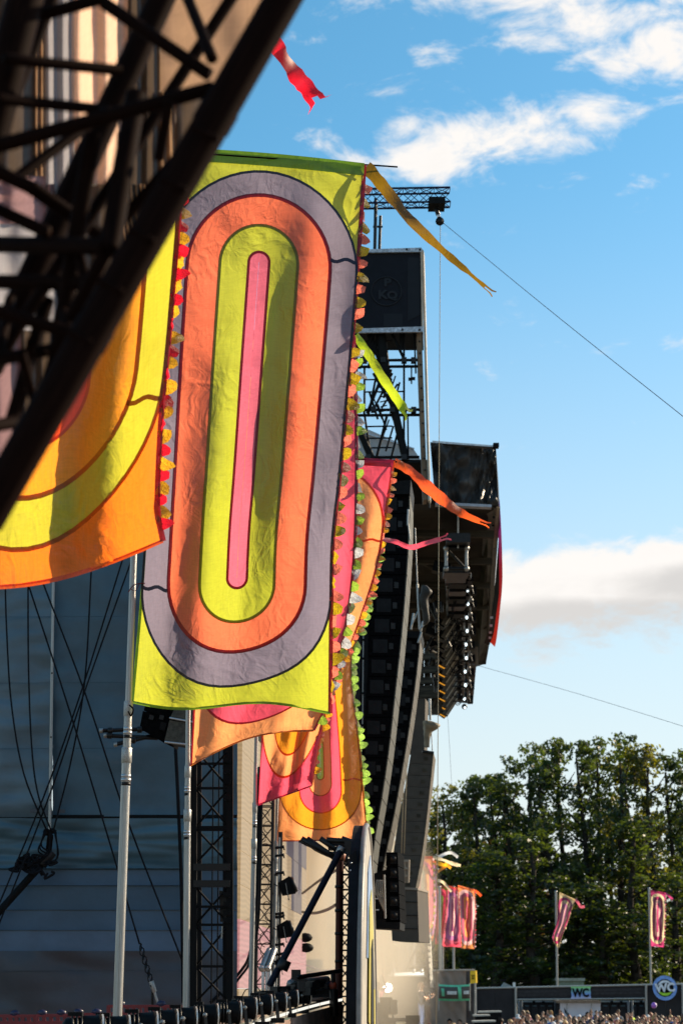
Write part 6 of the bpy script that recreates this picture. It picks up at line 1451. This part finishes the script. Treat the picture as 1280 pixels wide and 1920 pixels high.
for x, y, w, h in ((718, 1880, .5, .30), (716, 1894, .7, .25), (706, 1902, .5, .28), (728, 1888, .25, .4), (735, 1912, 1.0, .10), (715, 1915, .7, .2)): MB().box(V(x, y, 56), (w, .5, h), rnd.random()).obj('case_part', BLK, t)
for x, y0, y1 in ((724, 1870, 1925), (736, 1903, 1925), (712, 1890, 1930), (773, 1905, 1925)): rod('stand_rod', V(x, y0, 55.9), V(x + 1, y1, 55.9), .03, BLKM, t, 6)
t = thing('keyboard_stand', 'low black keyboard stand at the bottom in front of the far screen', 'stand', V(775, 1920, 55))
bar('keyboard', V(760, 1914, 55), V(786, 1914, 55), .14, .3, BLK, t)
for x in (764, 783): rod('leg', V(x, 1916, 55), V(x + 2, 1940, 55), .03, BLKM, t, 6)
rod('mic_stand', V(772, 1905, 55), V(772, 1914, 55), .02, GALV, t, 5)

# ------------------------------------------------------------------ trees
import numpy as np
def leafmat(name, c, tcol):
    m = bpy.data.materials.new(name); m.use_nodes = True; t = NT(m.node_tree)
    tc = t.n('ShaderNodeTexCoord').outputs['Object']
    nz = t.n('ShaderNodeTexNoise', ins={'Vector': tc, 'Scale': .45, 'Detail': 4.0}).outputs[0]
    rn = t.n('ShaderNodeNewGeometry').outputs['Random Per Island']
    f = t.m('ADD', t.m('MULTIPLY', t.ramp(nz, .35, .65), .6), t.m('MULTIPLY', rn, .5))
    a = t.mix(f, tuple(v * .55 for v in c) + (1,), tuple(v * 1.5 for v in c) + (1,)); b = t.mix(f, tuple(v * .55 for v in tcol) + (1,), tuple(v * 1.5 for v in tcol) + (1,))
    d = t.n('ShaderNodeBsdfDiffuse', ins={0: a}); tr = t.n('ShaderNodeBsdfTranslucent', ins={0: b}); g = t.n('ShaderNodeBsdfGlossy', ins={0: (1, 1, 1, 1), 'Roughness': .45})
    q = t.n('ShaderNodeMixShader', ins={0: .5, 1: d.outputs[0], 2: tr.outputs[0]}); q = t.n('ShaderNodeMixShader', ins={0: .04, 1: q.outputs[0], 2: g.outputs[0]})
    t.n('ShaderNodeOutputMaterial', ins={0: q.outputs[0]}); return m
LM = [leafmat('leaves_deep', (.020, .034, .008), (.095, .135, .010)), leafmat('leaves_olive', (.034, .042, .009), (.27, .26, .016)), leafmat('leaves_rusty', (.06, .045, .015), (.20, .11, .02))]
BARK = pm('bark', (.035, .028, .022), .9, 0, .3, 2, .5, 10)
def leaf_np(centres, radii, per, size, rs):
    N = len(centres) * per
    c = np.repeat(np.array(centres), per, 0); r = np.repeat(np.array(radii), per)
    d = rs.normal(size=(N, 3)); d /= np.linalg.norm(d, axis=1)[:, None]
    p = c + d * (r * rs.uniform(.25, 1.0, N) ** .6)[:, None] * np.array([1, 1, .75])
    a = rs.normal(size=(N, 3)); a /= np.linalg.norm(a, axis=1)[:, None]
    b = np.cross(a, rs.normal(size=(N, 3))); b /= np.linalg.norm(b, axis=1)[:, None]
    s = rs.uniform(.55, 1.15, N)[:, None] * size
    v = np.stack([p - a * s, p + b * s * .55, p + a * s, p - b * s * .55], 1).reshape(-1, 3)
    return v
def tree_meshes(seed, H, Rd, low, per=44, size=.195, ncl=150, lean=0.0):
    rs = np.random.RandomState(seed); rn = random.Random(seed); cs = []; rr = []; mb = MB()
    tp = [Vector((lean * (k / 7) ** 1.5 + .25 * math.sin(seed + k), .2 * math.cos(seed * 2 + k), H * .93 * k / 7)) for k in range(8)]
    mb.tube(tp, [.34 * (1 - k / 8.2) + .03 for k in range(8)], 8)
    for i in range(26):
        f = rn.uniform(low + .02, .95); a = rn.uniform(0, 6.28); prof = Rd * (math.sin(min(1, (f - low) / (1 - low) * 1.15 + .22) * math.pi * .93) ** .6) * rn.uniform(.55, 1.12)
        k = f * .93 * 7 / .93; b0 = Vector((lean * f ** 1.5, 0, H * f * .93)); b1 = b0 + Vector((math.cos(a) * prof, math.sin(a) * prof, rn.uniform(.6, 2.2))); mid = b0.lerp(b1, .5) + Vector((0, 0, -.2))
        mb.tube([b0, mid, b1], [.10, .06, .025], 5)
        for q in range(ncl // 26):
            c = b0.lerp(b1, rn.uniform(.25, 1.08)) + Vector((rn.gauss(0, .55), rn.gauss(0, .55), rn.gauss(0, .5))); cs.append(tuple(c)); rr.append(rn.uniform(.35, .85))
    for i in range(10):
        cs.append((lean + rn.gauss(0, .7), rn.gauss(0, .7), H * rn.uniform(.90, 1.0))); rr.append(rn.uniform(.4, .8))
    v = leaf_np(cs, rr, per, size, rs)
    me = bpy.data.meshes.new('crown'); n = len(v) // 4
    me.vertices.add(len(v)); me.vertices.foreach_set('co', v.ravel()); me.loops.add(len(v)); me.loops.foreach_set('vertex_index', np.arange(len(v)))
    me.polygons.add(n); me.polygons.foreach_set('loop_start', np.arange(n) * 4); me.polygons.foreach_set('loop_total', np.full(n, 4)); me.update(calc_edges=True)
    tm = mb.mesh('trunk'); tm.materials.append(BARK)
    return me, tm
PRO = [tree_meshes(11 + i, 20, (3.4, 3.0, 3.8, 3.2, 2.8)[i], (.16, .22, .12, .3, .10)[i], lean=(.5, -.4, .2, .8, -.6)[i], ncl=90) for i in range(5)]
TREES = [(800, 128, 1497, 1, 1), (838, 133, 1478, 1, 0), (872, 140, 1492, 1, 3), (905, 134, 1462, 0, 1), (934, 142, 1446, 0, 2), (966, 136, 1440, 0, 4), (1000, 141, 1402, 0, 0), (1036, 136, 1408, 0, 3), (1068, 143, 1392, 0, 1),
         (1104, 137, 1384, 0, 2), (1138, 142, 1392, 0, 4), (1172, 136, 1385, 0, 0), (1206, 141, 1398, 1, 3), (1240, 135, 1402, 1, 1), (1272, 140, 1412, 0, 2), (1306, 136, 1415, 0, 4), (1345, 141, 1405, 0, 0),
         (820, 156, 1520, 0, 2), (890, 158, 1500, 0, 4), (950, 157, 1480, 0, 0), (1015, 160, 1530, 0, 1), (1085, 158, 1510, 0, 3), (1150, 160, 1520, 0, 2), (1222, 158, 1500, 1, 4), (1290, 160, 1530, 0, 1),
         (990, 150, 1560, 2, 3), (1080, 128, 1660, 0, 2), (930, 127, 1600, 0, 4), (1190, 127, 1540, 0, 1), (1262, 126, 1640, 0, 0), (1010, 126, 1560, 0, 0), (1140, 126, 1690, 0, 4), (870, 150, 1590, 0, 1), (760, 150, 1500, 1, 0), (720, 156, 1510, 1, 2)]
where = ['directly above the far banners', 'second from the stage side, with sky gaps', 'third from the stage side', 'where the tree line starts to rise', 'left of the first tall crowns', 'before the tallest group', 'left shoulder of the tallest group', 'above the cream banner', 'right of the cream banner', 'topmost of the tree line', 'just right of the topmost tree', 'left of the magenta banner', 'above the magenta banner, brighter', 'right of the magenta banner, brighter', 'near the right edge of the picture', 'cut by the right edge of the picture', 'outside the right edge of the picture']
for i, (x, Y, yt, mi, pr) in enumerate(TREES):
    b = V(x, 1855, Y); b.z = 0; top = V(x, yt, Y).z; k = top / 20.0
    if i < 17: lab = ('yellow green' if mi == 1 else 'dark green') + ' tall tree ' + where[i]
    elif i < 25: lab = 'back row tree behind the ' + ('yellow green' if TREES[min(16, int((i - 17) * 2))][3] else 'dark green') + ' tree ' + where[min(16, (i - 17) * 2)]
    elif i == 25: lab = 'rusty brown tree glimpsed low between the dark green ones'
    elif i < 33: lab = 'low dark tree filling the gap below, ' + ['', 'right of the cream banner', 'left of the roof unit on the fence', 'left of the magenta banner', 'under the round sign', 'behind the pole of the cream banner', 'behind the white cabin', 'behind the tan booth'][i - 25]
    else: lab = 'tree mostly hidden by the speaker columns, ' + ('nearer the far banners' if x == 760 else 'nearer the stage')
    t = thing('tree', lab, 'tree', b, 'trees behind the fence'); t.rotation_euler = (0, 0, i * 2.4); t.scale = (1.0 if i < 25 else 1.25, 1.0 if i < 25 else 1.25, k)
    cm_, tm = PRO[pr]
    for nm, me in (('crown', cm_), ('trunk', tm)):
        o = bpy.data.objects.new(nm, me); COL.objects.link(o); o.parent = t
        if nm == 'crown':
            if not me.materials: me.materials.append(LM[0])
            o.material_slots[0].link = 'OBJECT'; o.material_slots[0].material = LM[mi]
# undergrowth along the foot of the trees
rs = np.random.RandomState(5); cs = []; rr = []
for i in range(900):
    x = rs.uniform(-2, 48); cs.append((x, rs.uniform(128, 150), rs.uniform(0, 5.5) * (1 if not (22 < x < 25) else .6))); rr.append(rs.uniform(.6, 1.3))
v = leaf_np(cs, rr, 36, .27, rs); me = bpy.data.meshes.new('undergrowth'); n = len(v) // 4
me.vertices.add(len(v)); me.vertices.foreach_set('co', v.ravel()); me.loops.add(len(v)); me.loops.foreach_set('vertex_index', np.arange(len(v)))
me.polygons.add(n); me.polygons.foreach_set('loop_start', np.arange(n) * 4); me.polygons.foreach_set('loop_total', np.full(n, 4)); me.update(calc_edges=True); me.materials.append(LM[0])
o = bpy.data.objects.new('undergrowth', me); COL.objects.link(o); tag(o, 'dark leafy undergrowth along the foot of the trees', 'undergrowth', kind='stuff')
# pale building glimpsed between the trunks
pb = thing('shed', 'pale greenish shed roof glimpsed between the trunks behind the fence', 'shed', V(1060, 1850, 124))
gpx('wall', [(1043, 1838), (1094, 1838), (1094, 1870), (1043, 1870)], 124, (0, 6, 0), pm('shed_wall', (.20, .25, .20), .7), pb); gpx('roof', [(1040, 1834), (1096, 1834), (1096, 1839), (1040, 1839)], 123.8, (0, 6.5, 0), pm('shed_roof', (.35, .38, .33), .6), pb)

# ------------------------------------------------------------------ smoke over the far stage
sm = bpy.data.materials.new('smoke'); sm.use_nodes = True; t = NT(sm.node_tree)
tc = t.n('ShaderNodeTexCoord').outputs['Object']
nz = t.n('ShaderNodeTexNoise', ins={'Vector': tc, 'Scale': .28, 'Detail': 3.0}).outputs[0]
s3 = t.n('ShaderNodeSeparateXYZ', ins={0: tc})
ex = t.m('DIVIDE', s3.outputs[0], 2.3); ey = t.m('DIVIDE', s3.outputs[1], 13.0); ez = t.m('DIVIDE', s3.outputs[2], 4.6)
r2 = t.m('ADD', t.m('ADD', t.m('MULTIPLY', ex, ex), t.m('MULTIPLY', ey, ey)), t.m('MULTIPLY', ez, ez))
de = t.m('MULTIPLY', t.m('SUBTRACT', 1.0, t.ramp(r2, .0, 1.0)), t.ramp(nz, .25, .7))
pv = t.n('ShaderNodeVolumePrincipled', ins={'Color': (.97, .84, .66, 1), 'Density': t.m('MULTIPLY', de, .26), 'Anisotropy': .35})
t.n('ShaderNodeOutputMaterial', ins={'Volume': pv.outputs[0]})
sc_ = V(690, 1790, 56)
o = MB().box((sc_.x, sc_.y, sc_.z + .5), (7.2, 26, 10.4)).obj('smoke', sm, base=(sc_.x, sc_.y, sc_.z + .5)); tag(o, 'pale warm stage smoke drifting round the far end of the stage', 'smoke', kind='stuff')
